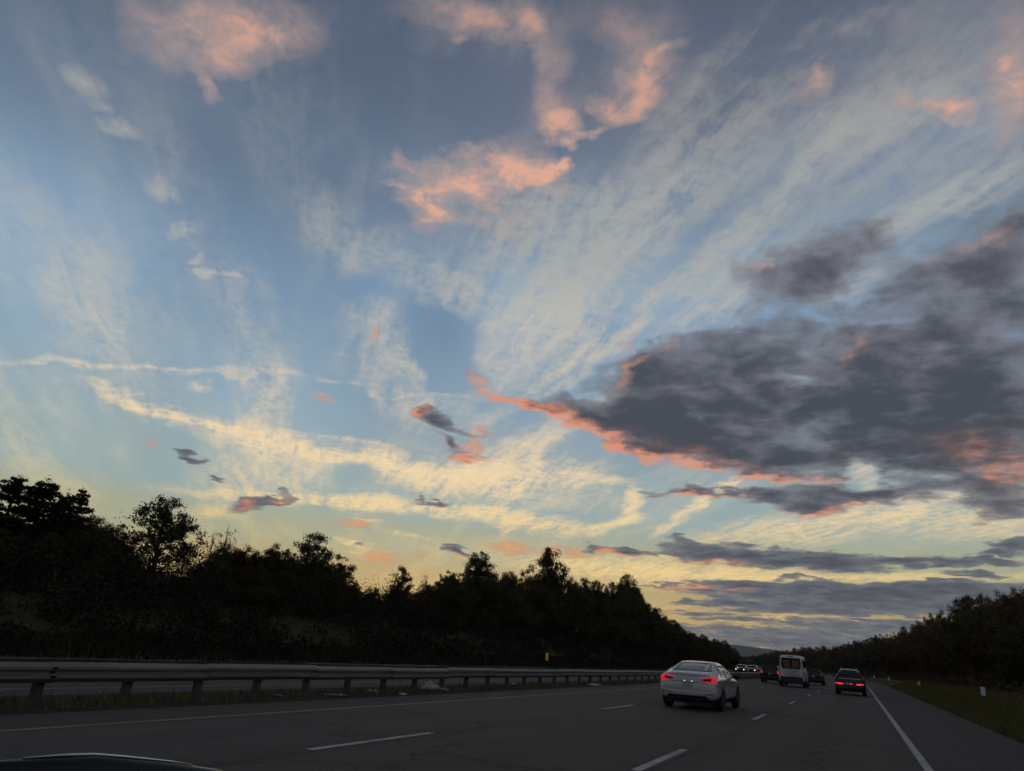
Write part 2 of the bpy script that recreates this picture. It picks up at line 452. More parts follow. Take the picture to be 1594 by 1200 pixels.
def mesh_np(name, verts, nper, mat=None):
    """verts (N*nper,3) of separate n-gons, fast"""
    verts = np.asarray(verts, dtype=np.float32)
    n = len(verts)
    me = bpy.data.meshes.new(name)
    me.vertices.add(n)
    me.vertices.foreach_set('co', verts.ravel())
    me.loops.add(n)
    me.loops.foreach_set('vertex_index', np.arange(n, dtype=np.int32))
    me.polygons.add(n // nper)
    me.polygons.foreach_set('loop_start', np.arange(0, n, nper, dtype=np.int32))
    me.polygons.foreach_set('loop_total', np.full(n // nper, nper, dtype=np.int32))
    me.update(calc_edges=True)
    if mat:
        me.materials.append(mat)
    return me


def link(name, me, parent=None, mat=None):
    o = bpy.data.objects.new(name, me)
    COL.objects.link(o)
    if parent is not None:
        o.parent = parent
    if mat is not None and me is not None and not me.materials:
        me.materials.append(mat)
    return o


def empty(name, loc=(0, 0, 0), rz=0.0):
    o = bpy.data.objects.new(name, None)
    o.empty_display_size = 0.3
    COL.objects.link(o)
    o.location = loc
    o.rotation_euler = (0, 0, rz)
    return o


class MB:
    """collects boxes, tubes and discs into one mesh"""
    def __init__(self):
        self.v, self.f = [], []

    def box(self, x0, x1, y0, y1, z0, z1):
        b = len(self.v)
        self.v += [(x, y, z) for z in (z0, z1) for y in (y0, y1) for x in (x0, x1)]
        self.f += [tuple(b + i for i in q) for q in ((0, 2, 3, 1), (4, 5, 7, 6), (0, 1, 5, 4), (2, 6, 7, 3), (0, 4, 6, 2), (1, 3, 7, 5))]
        return self

    def tube(self, pts, radii, n=8, caps=True):
        b = len(self.v)
        pts = [Vector(p) for p in pts]
        for i, p in enumerate(pts):
            d = (pts[min(i + 1, len(pts) - 1)] - pts[max(i - 1, 0)]).normalized()
            a = d.cross(Vector((0, 0, 1)) if abs(d.z) < 0.9 else Vector((1, 0, 0))).normalized()
            c = d.cross(a)
            for k in range(n):
                t = 2 * math.pi * k / n
                q = p + (a * math.cos(t) + c * math.sin(t)) * radii[i]
                self.v.append(tuple(q))
        for i in range(len(pts) - 1):
            for k in range(n):
                k2 = (k + 1) % n
                self.f.append((b + i * n + k, b + i * n + k2, b + (i + 1) * n + k2, b + (i + 1) * n + k))
        if caps:
            self.f.append(tuple(b + k for k in range(n))[::-1])
            self.f.append(tuple(b + (len(pts) - 1) * n + k for k in range(n)))
        return self

    def prism_x(self, prof, x0, x1):
        """profile of (y, z) swept along x"""
        b, n = len(self.v), len(prof)
        self.v += [(x0, y, z) for y, z in prof] + [(x1, y, z) for y, z in prof]
        for k in range(n):
            k2 = (k + 1) % n
            self.f.append((b + k, b + k2, b + n + k2, b + n + k))
        self.f.append(tuple(b + k for k in range(n))[::-1])
        self.f.append(tuple(b + n + k for k in range(n)))
        return self

    def build(self, name, mat, parent=None, smooth=False):
        return link(name, mesh_from(name, self.v, self.f, smooth), parent, mat)


def material(name, color, rough=0.6, metallic=0.0, spec=None, emit=None, estr=0.0, coat=0.0):
    mt = bpy.data.materials.new(name)
    mt.use_nodes = True
    b = mt.node_tree.nodes['Principled BSDF']
    b.inputs['Base Color'].default_value = (*color[:3], 1.0)
    b.inputs['Roughness'].default_value = rough
    b.inputs['Metallic'].default_value = metallic
    if spec is not None:
        b.inputs['Specular IOR Level'].default_value = spec
    if emit:
        b.inputs['Emission Color'].default_value = (*emit[:3], 1.0)
        b.inputs['Emission Strength'].default_value = estr
    b.inputs['Coat Weight'].default_value = coat
    return mt


def mottled(name, stops, scale, rough=0.85, detail=6.0, bump=0.0, bscale=None, stretch=None, fine=None, spec=None):
    """procedural surface: colour ramp over noise, plus bump"""
    mt = bpy.data.materials.new(name)
    mt.use_nodes = True
    q = G(mt.node_tree)
    b = mt.node_tree.nodes['Principled BSDF']
    tc = q.n('ShaderNodeTexCoord')
    co = tc.outputs['Object']
    if stretch:
        mp = q.n('ShaderNodeMapping')
        mp.inputs['Scale'].default_value = stretch
        q.put(mp.inputs[0], co)
        co2 = mp.outputs[0]
    else:
        co2 = co
    n1 = q.noise(co2, scale, detail, 0.6)
    if fine:
        n2 = q.noise(co, fine, 4.0, 0.6)
        n1 = q.math('ADD', q.math('MULTIPLY', n1, 0.65), q.math('MULTIPLY', n2, 0.35))
    col = q.ramp(n1, stops, 'LINEAR')
    q.put(b.inputs['Base Color'], col)
    b.inputs['Roughness'].default_value = rough
    if spec is not None:
        b.inputs['Specular IOR Level'].default_value = spec
    if bump:
        bp = q.n('ShaderNodeBump')
        bp.inputs['Strength'].default_value = bump
        bp.inputs['Distance'].default_value = 0.02
        q.put(bp.inputs['Height'], q.noise(co, bscale or scale * 4, 5.0, 0.6))
        q.put(b.inputs['Normal'], bp.outputs[0])
    return mt


# ------------------------------------------------------------------ the lie of the land
def curve(y):
    """the motorway bends gently to the left ahead"""
    return -max(0.0, y - 110.0) ** 2 / 3000.0 if y < 700 else -116.0 - (y - 700) * 0.393


def sstep(a, b, x):
    t = min(1.0, max(0.0, (x - a) / (b - a)))
    return t * t * (3 - 2 * t)


def land(x, y):
    s = x - curve(y)
    w = 0.12 * math.sin(x * 0.31 + 1.3) * math.sin(y * 0.23) + 0.2 * math.sin(x * 0.07) * math.cos(y * 0.05)
    if s > 3.6:
        hill = sstep(6.5, 70.0, s) * 11.0 * (1 - 0.75 * sstep(150, 1000, y)) * (1 - sstep(200, 420, s))
        return -0.03 + 0.85 * sstep(3.9, 6.2, s) + hill + w * sstep(6, 14, s)
    if s < -24.5:
        hill = sstep(24.0, 44.0, -s) * 3.2 + sstep(50.0, 80.0, -s) * 4.0
        return -0.03 + hill * (1 - 0.6 * sstep(200, 900, y)) * (1 - sstep(250, 500, -s)) + w * sstep(26, 34, -s)
    return -0.03


def strip(name, s0, s1, z, mat, y0=-40.0, y1=760.0, step=6.0, nx=1, parent=None):
    n = max(2, int((y1 - y0) / step) + 1)
    v, f = [], []
    for i in range(n):
        y = y0 + (y1 - y0) * i / (n - 1)
        for k in range(nx + 1):
            v.append((s0 + (s1 - s0) * k / nx + curve(y), y, z))
    for i in range(n - 1):
        for k in range(nx):
            a = i * (nx + 1) + k
            f.append((a, a + 1, a + nx + 2, a + nx + 1))
    return link(name, mesh_from(name, v, f), parent, mat)


M_grass_ground = mottled('verge_ground', [(0.3, (0.035, 0.028, 0.014, 1)), (0.55, (0.05, 0.045, 0.018, 1)), (0.75, (0.075, 0.06, 0.028, 1))], 0.6, 0.95, fine=9.0, bump=0.6, bscale=14.0, spec=0.1)
def road_surface(name, tint, lane0, seams):
    """asphalt with wheel paths, seams, patches and tar-filled cracks"""
    mt = bpy.data.materials.new(name)
    mt.use_nodes = True
    q = G(mt.node_tree)
    b = mt.node_tree.nodes['Principled BSDF']
    co = q.n('ShaderNodeTexCoord').outputs['Object']
    x, y, z = q.sep(co)
    mp = q.n('ShaderNodeMapping')
    mp.inputs['Scale'].default_value = (1.3, 0.10, 1.0)
    q.put(mp.inputs[0], co)
    n1 = q.noise(mp.outputs[0], 0.8, 6.0, 0.62)
    n2 = q.noise(co, 38.0, 4.0, 0.65)
    n3 = q.noise(co, 0.22, 4.0, 0.55)
    v = q.math('ADD', q.math('MULTIPLY', n1, 0.42), q.math('ADD', q.math('MULTIPLY', n2, 0.34), q.math('MULTIPLY', n3, 0.24)))
    col = q.ramp(v, [(0.32, (*[c * .72 for c in tint], 1)), (0.5, (*tint, 1)), (0.68, (*[c * 1.35 for c in tint], 1))], 'LINEAR')
    # two polished wheel paths to a lane, a darker oil line between them
    w = q.math('COSINE', q.math('MULTIPLY', q.math('SUBTRACT', x, lane0), 4 * math.pi / 3.66))
    k = q.math('MULTIPLY_ADD', w, -0.085, 1.0)
    k = q.math('MULTIPLY', k, q.ss(q.noise(mp.outputs[0], 2.1, 3.0, 0.5), 0.62, 0.72, 1.0, 0.82))
    # sealed cracks: thin dark wandering lines
    wv = q.vec('ADD', co, q.vec('SCALE', q.noise(co, 0.9, 5.0, 0.6, color=True), None, 2.2))
    vo = q.n('ShaderNodeTexVoronoi', feature='DISTANCE_TO_EDGE')
    q.put(vo.inputs['Vector'], wv)
    vo.inputs['Scale'].default_value = 0.16
    k = q.math('MULTIPLY', k, q.ss(vo.outputs['Distance'], 0.004, 0.011, 0.45, 1.0))
    for sx in seams:
        d = q.math('ABSOLUTE', q.math('SUBTRACT', q.math('MULTIPLY_ADD', q.math('SUBTRACT', n1, 0.5), 0.06, x), sx))
        k = q.math('MULTIPLY', k, q.ss(d, 0.012, 0.04, 0.5, 1.0))
    q.put(b.inputs['Base Color'], q.vec('SCALE', col, None, k))
    b.inputs['Roughness'].default_value = 0.82
    b.inputs['Specular IOR Level'].default_value = 0.3
    bp = q.n('ShaderNodeBump')
    bp.inputs['Strength'].default_value = 0.45
    bp.inputs['Distance'].default_value = 0.015
    q.put(bp.inputs['Height'], q.noise(co, 70.0, 4.0, 0.65))
    q.put(b.inputs['Normal'], bp.outputs[0])
    return mt


def worn_paint(name, tint):
    mt = bpy.data.materials.new(name)
    mt.use_nodes = True
    q = G(mt.node_tree)
    b = mt.node_tree.nodes['Principled BSDF']
    co = q.n('ShaderNodeTexCoord').outputs['Object']
    n1 = q.noise(co, 14.0, 6.0, 0.7)
    n2 = q.noise(co, 1.3, 3.0, 0.5)
    v = q.math('ADD', q.math('MULTIPLY', n1, 0.7), q.math('MULTIPLY', n2, 0.3))
    col = q.ramp(v, [(0.36, (0.06, 0.05, 0.045, 1)), (0.44, (*[c * .6 for c in tint], 1)), (0.56, (*tint, 1)), (0.8, (*[c * 1.15 for c in tint], 1))], 'LINEAR')
    q.put(b.inputs['Base Color'], col)
    b.inputs['Roughness'].default_value = 0.75
    return mt


M_asphalt = road_surface('asphalt', (0.067, 0.052, 0.043), -2.756, (-2.60, -6.30, -9.85))
M_asphalt_far = road_surface('far_asphalt', (0.046, 0.036, 0.031), -18.3, (-18.1,))
M_shoulder = mottled('shoulder_asphalt', [(0.25, (0.052, 0.040, 0.037, 1)), (0.5, (0.074, 0.058, 0.054, 1)), (0.8, (0.10, 0.080, 0.074, 1))], 0.7, 0.88, fine=40.0, bump=0.4, bscale=80.0, stretch=(1.2, 0.2, 1.0), spec=0.25)
M_median = mottled('median_gravel', [(0.3, (0.03, 0.024, 0.021, 1)), (0.5, (0.045, 0.036, 0.032, 1)), (0.72, (0.075, 0.06, 0.054, 1))], 1.6, 0.95, fine=30.0, bump=0.9, bscale=25.0, spec=0.1)
M_white_line = worn_paint('white_road_paint', (0.46, 0.43, 0.40))
M_yellow_line = worn_paint('yellow_road_paint', (0.34, 0.18, 0.06))

# ground: one sheet out to the horizon
xs = sorted(set([-9000, -5000, -2500, -1400, -900, -600, -450, -350] + list(range(-300, -120, 20)) + list(range(-120, -24, 3)) + [-24.5, -22, -20, -14, -8, -2, 2, 3.6, 4.2, 4.8, 5.4, 6.0, 6.6] + list(range(8, 100, 4)) + list(range(100, 300, 20)) + [300, 380, 500, 800, 1400, 2500, 5000, 9000]))
ys = sorted(set([-3000, -1200, -500, -200, -100] + list(range(-60, 120, 6)) + list(range(120, 400, 12)) + list(range(400, 800, 25)) + [800, 900, 1000, 1200, 1500, 2000, 3000, 4500, 7000, 11000]))
v, f = [], []
for y in ys:
    for s in xs:
        x = s + curve(min(max(y, 0), 900))
        v.append((x, y, land(x, y) if 0 <= y <= 900 else land(x - curve(min(max(y, 0), 900)) + curve(y), y)))
nx = len(xs)
for j in range(len(ys) - 1):
    for i in range(nx - 1):
        a = j * nx + i
        f.append((a, a + 1, a + nx + 1, a + nx))
tag(link('ground', mesh_from('ground', v, f, True), None, M_grass_ground), kind='structure')

tag(strip('road', -11.0, 1.02, 0.0, M_asphalt, nx=4), kind='structure')
tag(strip('hard_shoulder', 1.02, 3.7, -0.002, M_shoulder, nx=2), kind='structure')
tag(strip('median', -13.4, -11.0, -0.004, M_median, nx=2), kind='structure')
tag(strip('opposite_road', -22.6, -13.4, 0.0, M_asphalt_far, nx=4), kind='structure')
tag(strip('opposite_shoulder', -24.6, -22.6, -0.002, M_shoulder, nx=2), kind='structure')

ZL = 0.005
X_R, X_L, X_Y, X_E = -2.756, -6.416, -9.58, 0.904
tag(strip('edge_line', X_E - .07, X_E + .07, ZL, M_white_line), kind='structure')
tag(strip('yellow_line', X_Y - .06, X_Y + .06, ZL, M_yellow_line), kind='structure')
tag(strip('yellow_line', -14.6, -14.48, ZL, M_yellow_line), kind='structure')
tag(strip('edge_line', -22.2, -22.06, ZL, M_white_line), kind='structure')
for x0, y0 in ((X_R, 13.23), (X_L, 11.10)):
    for k in range(-2, 24):
        y = y0 + k * 12.19
        tag(strip('lane_dash', x0 - .065, x0 + .065, ZL, M_white_line, y - 3.05, y, 1.0), kind='structure')
for x0, y0 in ((-18.3, 12.0),):
    for k in range(0, 14):
        y = y0 + k * 12.19
        tag(strip('lane_dash', x0 - .065, x0 + .065, ZL, M_white_line, y - 3.05, y, 1.5), kind='structure')

# far ridge, seen through the gap where the road goes
M_ridge = mottled('far_wood', [(0.3, (0.022, 0.03, 0.016, 1)), (0.7, (0.05, 0.06, 0.03, 1))], 0.02, 0.95, fine=0.15)
v, f = [], []
NR = 60
for i in range(NR):
    t = i / (NR - 1)
    az = R(-70 + 115 * t)
    d0 = 4300.0
    top = 62 + 34 * math.exp(-((math.degrees(az) + 9.5) / 7.0) ** 2) + 12 * math.sin(t * 13) + 5 * math.sin(t * 41) + 2.2 * math.sin(t * 97)
    for d, z in ((d0 - 900, -5), (d0 - 500, top * .45), (d0 - 150, top * .9), (d0, top), (d0 + 500, top * .8), (d0 + 1500, -5)):
        v.append((math.sin(az) * d, math.cos(az) * d, z))
for i in range(NR - 1):
    for k in range(5):
        a = i * 6 + k
        f.append((a, a + 6, a + 7, a + 1))
tag(link('hills', mesh_from('hills', v, f, True), None, M_ridge), kind='structure')

# ------------------------------------------------------------------ median guardrail
M_galv = mottled('weathered_galvanised_steel', [(0.3, (0.17, 0.145, 0.128, 1)), (0.55, (0.245, 0.212, 0.188, 1)), (0.8, (0.31, 0.27, 0.24, 1))], 2.5, 0.55, fine=30.0, stretch=(1, 0.3, 3))
M_galv.node_tree.nodes['Principled BSDF'].inputs['Metallic'].default_value = 0.4
M_post = mottled('shaded_rusty_post_steel', [(0.3, (0.05, 0.038, 0.032, 1)), (0.7, (0.11, 0.085, 0.075, 1))], 4.0, 0.8, fine=30.0)  # rusty brown, darkened so that the shade on the posts is in the colour
RAIL_X = -12.0
rail = empty('guardrail', (RAIL_X, 8.0, 0))
tag(rail, 'grey steel double-sided guardrail on posts along the median', 'guardrail')
wprof = [(-.155, .0), (-.125, .035), (-.085, .075), (-.045, .075), (-.012, .022), (.012, .022), (.045, .075), (.085, .075), (.125, .035), (.155, .0)]   # (z, out)
SPAN = 1.63 * 2


def beam(side, ya, yb, zoff):
    vv, ff = [], []
    pr = [(side * (0.16 + o), 0.505 + z + zoff) for z, o in wprof] + [(side * (0.157 + o), 0.505 + z + zoff) for z, o in wprof[::-1]]
    n = len(pr)
    for y in (ya, yb):
        for (x, z) in pr:
            vv.append((x + curve(y + 8.0), y, z))
    for k in range(n):
        k2 = (k + 1) % n
        ff.append((k, k2, n + k2, n + k))
    return mesh_from('beam', vv, ff)


y = -24.0 * 1.63 + 0.05
k = 0
while y < 640:
    L = SPAN if y < 130 else SPAN * 3
    zo = 0.010 * math.sin(y * 0.6) - (0.02 if 9.0 < y + 0 < 13 else 0.0)
    for side in (1, -1):
        link('beam', beam(side, y, y + L + 0.10, zo + (0.003 if k % 2 else 0.0) + (0.028 if side < 0 else 0.0)), rail, M_galv)
    y += L
    k += 1
pm = MB().box(-.05, .05, -.075, .075, -0.05, .63)
post_me = mesh_from('post', pm.v, pm.f)
bm_ = MB().box(-.158, -.05, -.06, .06, .40, .61).box(.05, .158, -.06, .06, .40, .61)
block_me = mesh_from('spacer_block', bm_.v, bm_.f)
for k in range(-24, 120):
    y = 0.05 + k * 1.63
    if y > 110 and k % 2:
        continue
    p = link('post', post_me, rail, M_post)
    p.location = (curve(y + 8), y, 0)
    p.rotation_euler = (R(random.Random(k).uniform(-1.5, 1.5)), 0, 0)
    b_ = link('spacer_block', block_me, p, M_post)

# ------------------------------------------------------------------ vehicles
from mathutils.bvhtree import BVHTree

M_white_paint = material('white_car_paint', (0.44, 0.455, 0.47), 0.22, coat=1.0)
M_van_paint = material('white_van_paint', (0.60, 0.61, 0.64), 0.35, coat=0.4)
M_black_paint = material('black_car_paint', (0.014, 0.008, 0.009), 0.3, coat=0.25, spec=0.3)
M_grey_paint = material('dark_grey_car_paint', (0.022, 0.02, 0.022), 0.3, coat=0.3, spec=0.3)
M_glass = material('tinted_glass', (0.010, 0.011, 0.013), 0.05, spec=0.45)
M_rubber = material('tyre_rubber', (0.018, 0.018, 0.018), 0.85)
M_rim = material('alloy_rim', (0.22, 0.22, 0.23), 0.35, metallic=0.9)
M_trim = material('black_plastic_trim', (0.015, 0.015, 0.016), 0.6)
M_chrome = material('bright_trim_and_glint', (0.55, 0.55, 0.56), 0.2, metallic=1.0)  # metal of the vehicles' trim, also of the glint added on the bonnet
M_plate = mottled('licence_plate', [(0.40, (0.10, 0.10, 0.09, 1)), (0.52, (0.42, 0.41, 0.36, 1)), (0.8, (0.55, 0.53, 0.46, 1))], 9.0, 0.5, detail=2.0, stretch=(1.5, 1.0, 1.0))
M_tail = material('lit_tail_lamp', (0.30, 0.008, 0.015), 0.25, emit=(1.0, 0.03, 0.05), estr=0.42)
M_tail_hot = material('bright_tail_lamp', (0.35, 0.01, 0.02), 0.25, emit=(1.0, 0.03, 0.06), estr=1.6)
M_tail_off = material('dull_tail_lens', (0.16, 0.008, 0.012), 0.2, emit=(1.0, 0.03, 0.04), estr=0.05)
M_lens_dark = material('dark_red_lens', (0.05, 0.004, 0.006), 0.15)
M_head = material('headlamp', (0.9, 0.9, 0.85), 0.2, emit=(1.0, 0.93, 0.78), estr=4.5)
M_amber = material('amber_lamp', (0.8, 0.4, 0.05), 0.2, emit=(1.0, 0.45, 0.05), estr=1.5)
M_plate_lamp = material('plate_lamp', (0.9, 0.9, 0.9), 0.2, emit=(1.0, 0.95, 0.9), estr=0.8)


def hermite(ts, vals, t):
    vals = np.asarray(vals, float)
    ts = np.asarray(ts, float)
    d = np.diff(vals, axis=0) / np.diff(ts)[:, None]
    m_ = np.zeros_like(vals)
    m_[1:-1] = np.where(d[1:] * d[:-1] > 0, 2 * d[1:] * d[:-1] / (d[1:] + d[:-1] + 1e-12), 0)
    m_[0], m_[-1] = d[0], d[-1]
    i = np.clip(np.searchsorted(ts, t, side='right') - 1, 0, len(ts) - 2)
    h = (ts[i + 1] - ts[i])[:, None]
    s = ((t - ts[i]))[:, None] / h
    return (2 * s ** 3 - 3 * s ** 2 + 1) * vals[i] + (s ** 3 - 2 * s ** 2 + s) * h * m_[i] + (-2 * s ** 3 + 3 * s ** 2) * vals[i + 1] + (s ** 3 - s ** 2) * h * m_[i + 1]


class Shell:
    """car body lofted through cross-sections (t, sill z, belt z, top z, half width, half width at top); rear at y = 0, nose towards +y"""
    def __init__(self, st, tilt=0.1, corner=0.07, nt=70):
        st = np.array(st, float)
        ts = st[:, 0]
        t = np.unique(np.concatenate([np.linspace(0, ts[-1], nt), np.linspace(0, 0.3, 12), np.linspace(ts[-1] - .3, ts[-1], 10)]))
        P = hermite(ts, st[:, 1:], t)
        rings = []
        for tt, (zb, zs, zt, wb, wt) in zip(t, P):
            k = min(1.0, max(0.0, (zt - zs) / 0.3))
            w5 = wb * 0.945
            half = [(0, zb), (0.55 * wb, zb), (0.86 * wb, zb + 0.012), (0.965 * wb, zb + 0.09), (0.995 * wb, zb + 0.3 * (zs - zb)), (wb, zb + 0.55 * (zs - zb)), (wb * 0.992, zb + 0.8 * (zs - zb)), (wb * 0.972, zs - 0.02), (w5, zs + 0.01),
                    (wt + (w5 - wt) * 0.62, zs + (zt - zs) * 0.30), (wt + (w5 - wt) * 0.28, zs + (zt - zs) * 0.62), (wt + (w5 - wt) * 0.06, zt - corner * 1.1 * k), (wt * 0.93, zt - corner * 0.42 * k), (wt * 0.76, zt - corner * 0.12 * k), (wt * 0.4, zt - 0.004), (0, zt)]
            f_ = max(0.0, 1 - tt / 0.6)
            ring = [(x, tt + tilt * (z - 0.5) * f_ * (1 if z > 0.5 else -0.5), z) for x, z in half]
            rings.append(ring + [(-x, y, z) for x, y, z in ring[-2:0:-1]])
        n = len(rings[0])
        self.v = [p for r in rings for p in r]
        self.f = []
        for i in range(len(rings) - 1):
            for k in range(n):
                k2 = (k + 1) % n
                self.f.append((i * n + k, i * n + k2, (i + 1) * n + k2, (i + 1) * n + k))
        self.f.append(tuple(range(n))[::-1])
        self.f.append(tuple((len(rings) - 1) * n + k for k in range(n)))
        self.bvh = BVHTree.FromPolygons([Vector(p) for p in self.v], self.f)
        self.L = ts[-1]

    def body(self, mat, parent):
        me = mesh_from('body', self.v, self.f, True)
        o = link('body', me, parent, mat)
        return o

    def decal(self, name, quads, view, mat, parent, off=0.008, n=6):
        """panel laid onto the shell: quads of 4 corners, in (x, z) seen from 'rear'/'front' or (y, z) seen from the 'right'/'left'"""
        V, F = [], []
        for q in quads:
            b = len(V)
            sh, inner = [], []
            for i in range(n + 1):
                for j in range(n + 1):
                    u, w = i / n, j / n
                    a = [(1 - u) * ((1 - w) * q[0][c] + w * q[3][c]) + u * ((1 - w) * q[1][c] + w * q[2][c]) for c in (0, 1)]
                    if view == 'rear':
                        o_, d_ = Vector((a[0], -3, a[1])), Vector((0, 1, 0))
                    elif view == 'front':
                        o_, d_ = Vector((a[0], self.L + 3, a[1])), Vector((0, -1, 0))
                    elif view == 'right':
                        o_, d_ = Vector((4, a[0], a[1])), Vector((-1, 0, 0))
                    else:
                        o_, d_ = Vector((-4, a[0], a[1])), Vector((1, 0, 0))
                    hit, nor, _, _ = self.bvh.ray_cast(o_, d_)
                    if hit is None:
                        hit, nor, _, _ = self.bvh.find_nearest(o_ + d_ * 3.5)
                    if nor.dot(d_) > 0:
                        nor = -nor
                    V.append(tuple(hit + nor * off))
                    inner.append(tuple(hit - nor * 0.012))
            m1 = n + 1
            for i in range(n):
                for j in range(n):
                    F.append((b + i * m1 + j, b + (i + 1) * m1 + j, b + (i + 1) * m1 + j + 1, b + i * m1 + j + 1))
            rim = [i * m1 for i in range(m1)] + [n * m1 + j for j in range(1, m1)] + [i * m1 + n for i in range(n - 1, -1, -1)] + [j for j in range(n - 1, 0, -1)]
            bb = len(V)
            V += [inner[k] for k in rim]
            for k in range(len(rim)):
                k2 = (k + 1) % len(rim)
                F.append((b + rim[k], b + rim[k2], bb + k2, bb + k))
        return link(name, mesh_from(name, V, F, True), parent, mat)


def wheel_meshes(r, w):
    prof = [(-.5 * w, r * .62), (-.5 * w, r * .9), (-.4 * w, r * .985), (-.2 * w, r), (.2 * w, r), (.4 * w, r * .985), (.5 * w, r * .9), (.5 * w, r * .62)]
    N = 28
    V, F = [], []
    for k in range(N):
        a = 2 * math.pi * k / N
        V += [(x, math.cos(a) * q, math.sin(a) * q) for x, q in prof]
    m_ = len(prof)
    for k in range(N):
        k2 = (k + 1) % N
        for j in range(m_):
            j2 = (j + 1) % m_
            F.append((k * m_ + j, k2 * m_ + j, k2 * m_ + j2, k * m_ + j2))
    ty = mesh_from('wheel', V, F, True)
    b = MB()
    b.tube([(-.42 * w, 0, 0), (.36 * w, 0, 0)], [r * .63, r * .63], 20)
    b.tube([(.36 * w, 0, 0), (.45 * w, 0, 0)], [r * .16, r * .12], 10)
    for k in range(5):
        a = 2 * math.pi * k / 5
        b.tube([(.40 * w, math.cos(a) * r * .1, math.sin(a) * r * .1), (.42 * w, math.cos(a) * r * .61, math.sin(a) * r * .61)], [r * .07, r * .055], 5)
    return ty, mesh_from('rim', b.v, b.f)


def add_wheels(car, sh, r, w, y_rear, y_front, half, body):
    ty, ri = wheel_meshes(r, w)
    for side in (1, -1):
        for y in (y_rear, y_front):
            o = link('wheel', ty, car, M_rubber)
            o.location = (side * (half - w * .5 + 0.012), y, r)
            o.rotation_euler = (0, 0, 0 if side > 0 else math.pi)
            link('rim', ri, o, M_rim)
            a = MB()
            N = 20
            ro = r + 0.06
            base = len(a.v)
            for x in (side * (half - 0.10), side * (half + 0.006)):
                a.v += [(x, y + math.cos(2 * math.pi * k / N) * ro, max(0.16, r + math.sin(2 * math.pi * k / N) * ro)) for k in range(N)]
            a.f += [tuple(range(N)), tuple(range(N, 2 * N))[::-1]] + [(k, (k + 1) % N, N + (k + 1) % N, N + k) for k in range(N)]
            a.build('wheel_arch', M_trim, car)


def mirrors(car, y, z, half, mat):
    for s in (1, -1):
        b = MB()
        b.tube([(s * (half - .06), y, z - .03), (s * (half + .06), y, z)], [.025, .03], 6)
        b.tube([(s * (half + .04), y, z + .02), (s * (half + .09), y + .01, z + .03), (s * (half + .2), y + .03, z + .03), (s * (half + .235), y + .04, z + .02)], [.055, .085, .08, .04], 10)
        b.build('mirror', mat, car, True)


def quad(x0, x1, z0, z1):
    return [(x0, z0), (x1, z0), (x1, z1), (x0, z1)]


def both(q):
    return [q, [(-a, b) for a, b in q]]


def place(car, x, y, rz=0.0, scale=1.0):
    car.location = (x, y, 0.006)
    car.rotation_euler = (0, 0, rz)
    car.scale = (scale,) * 3


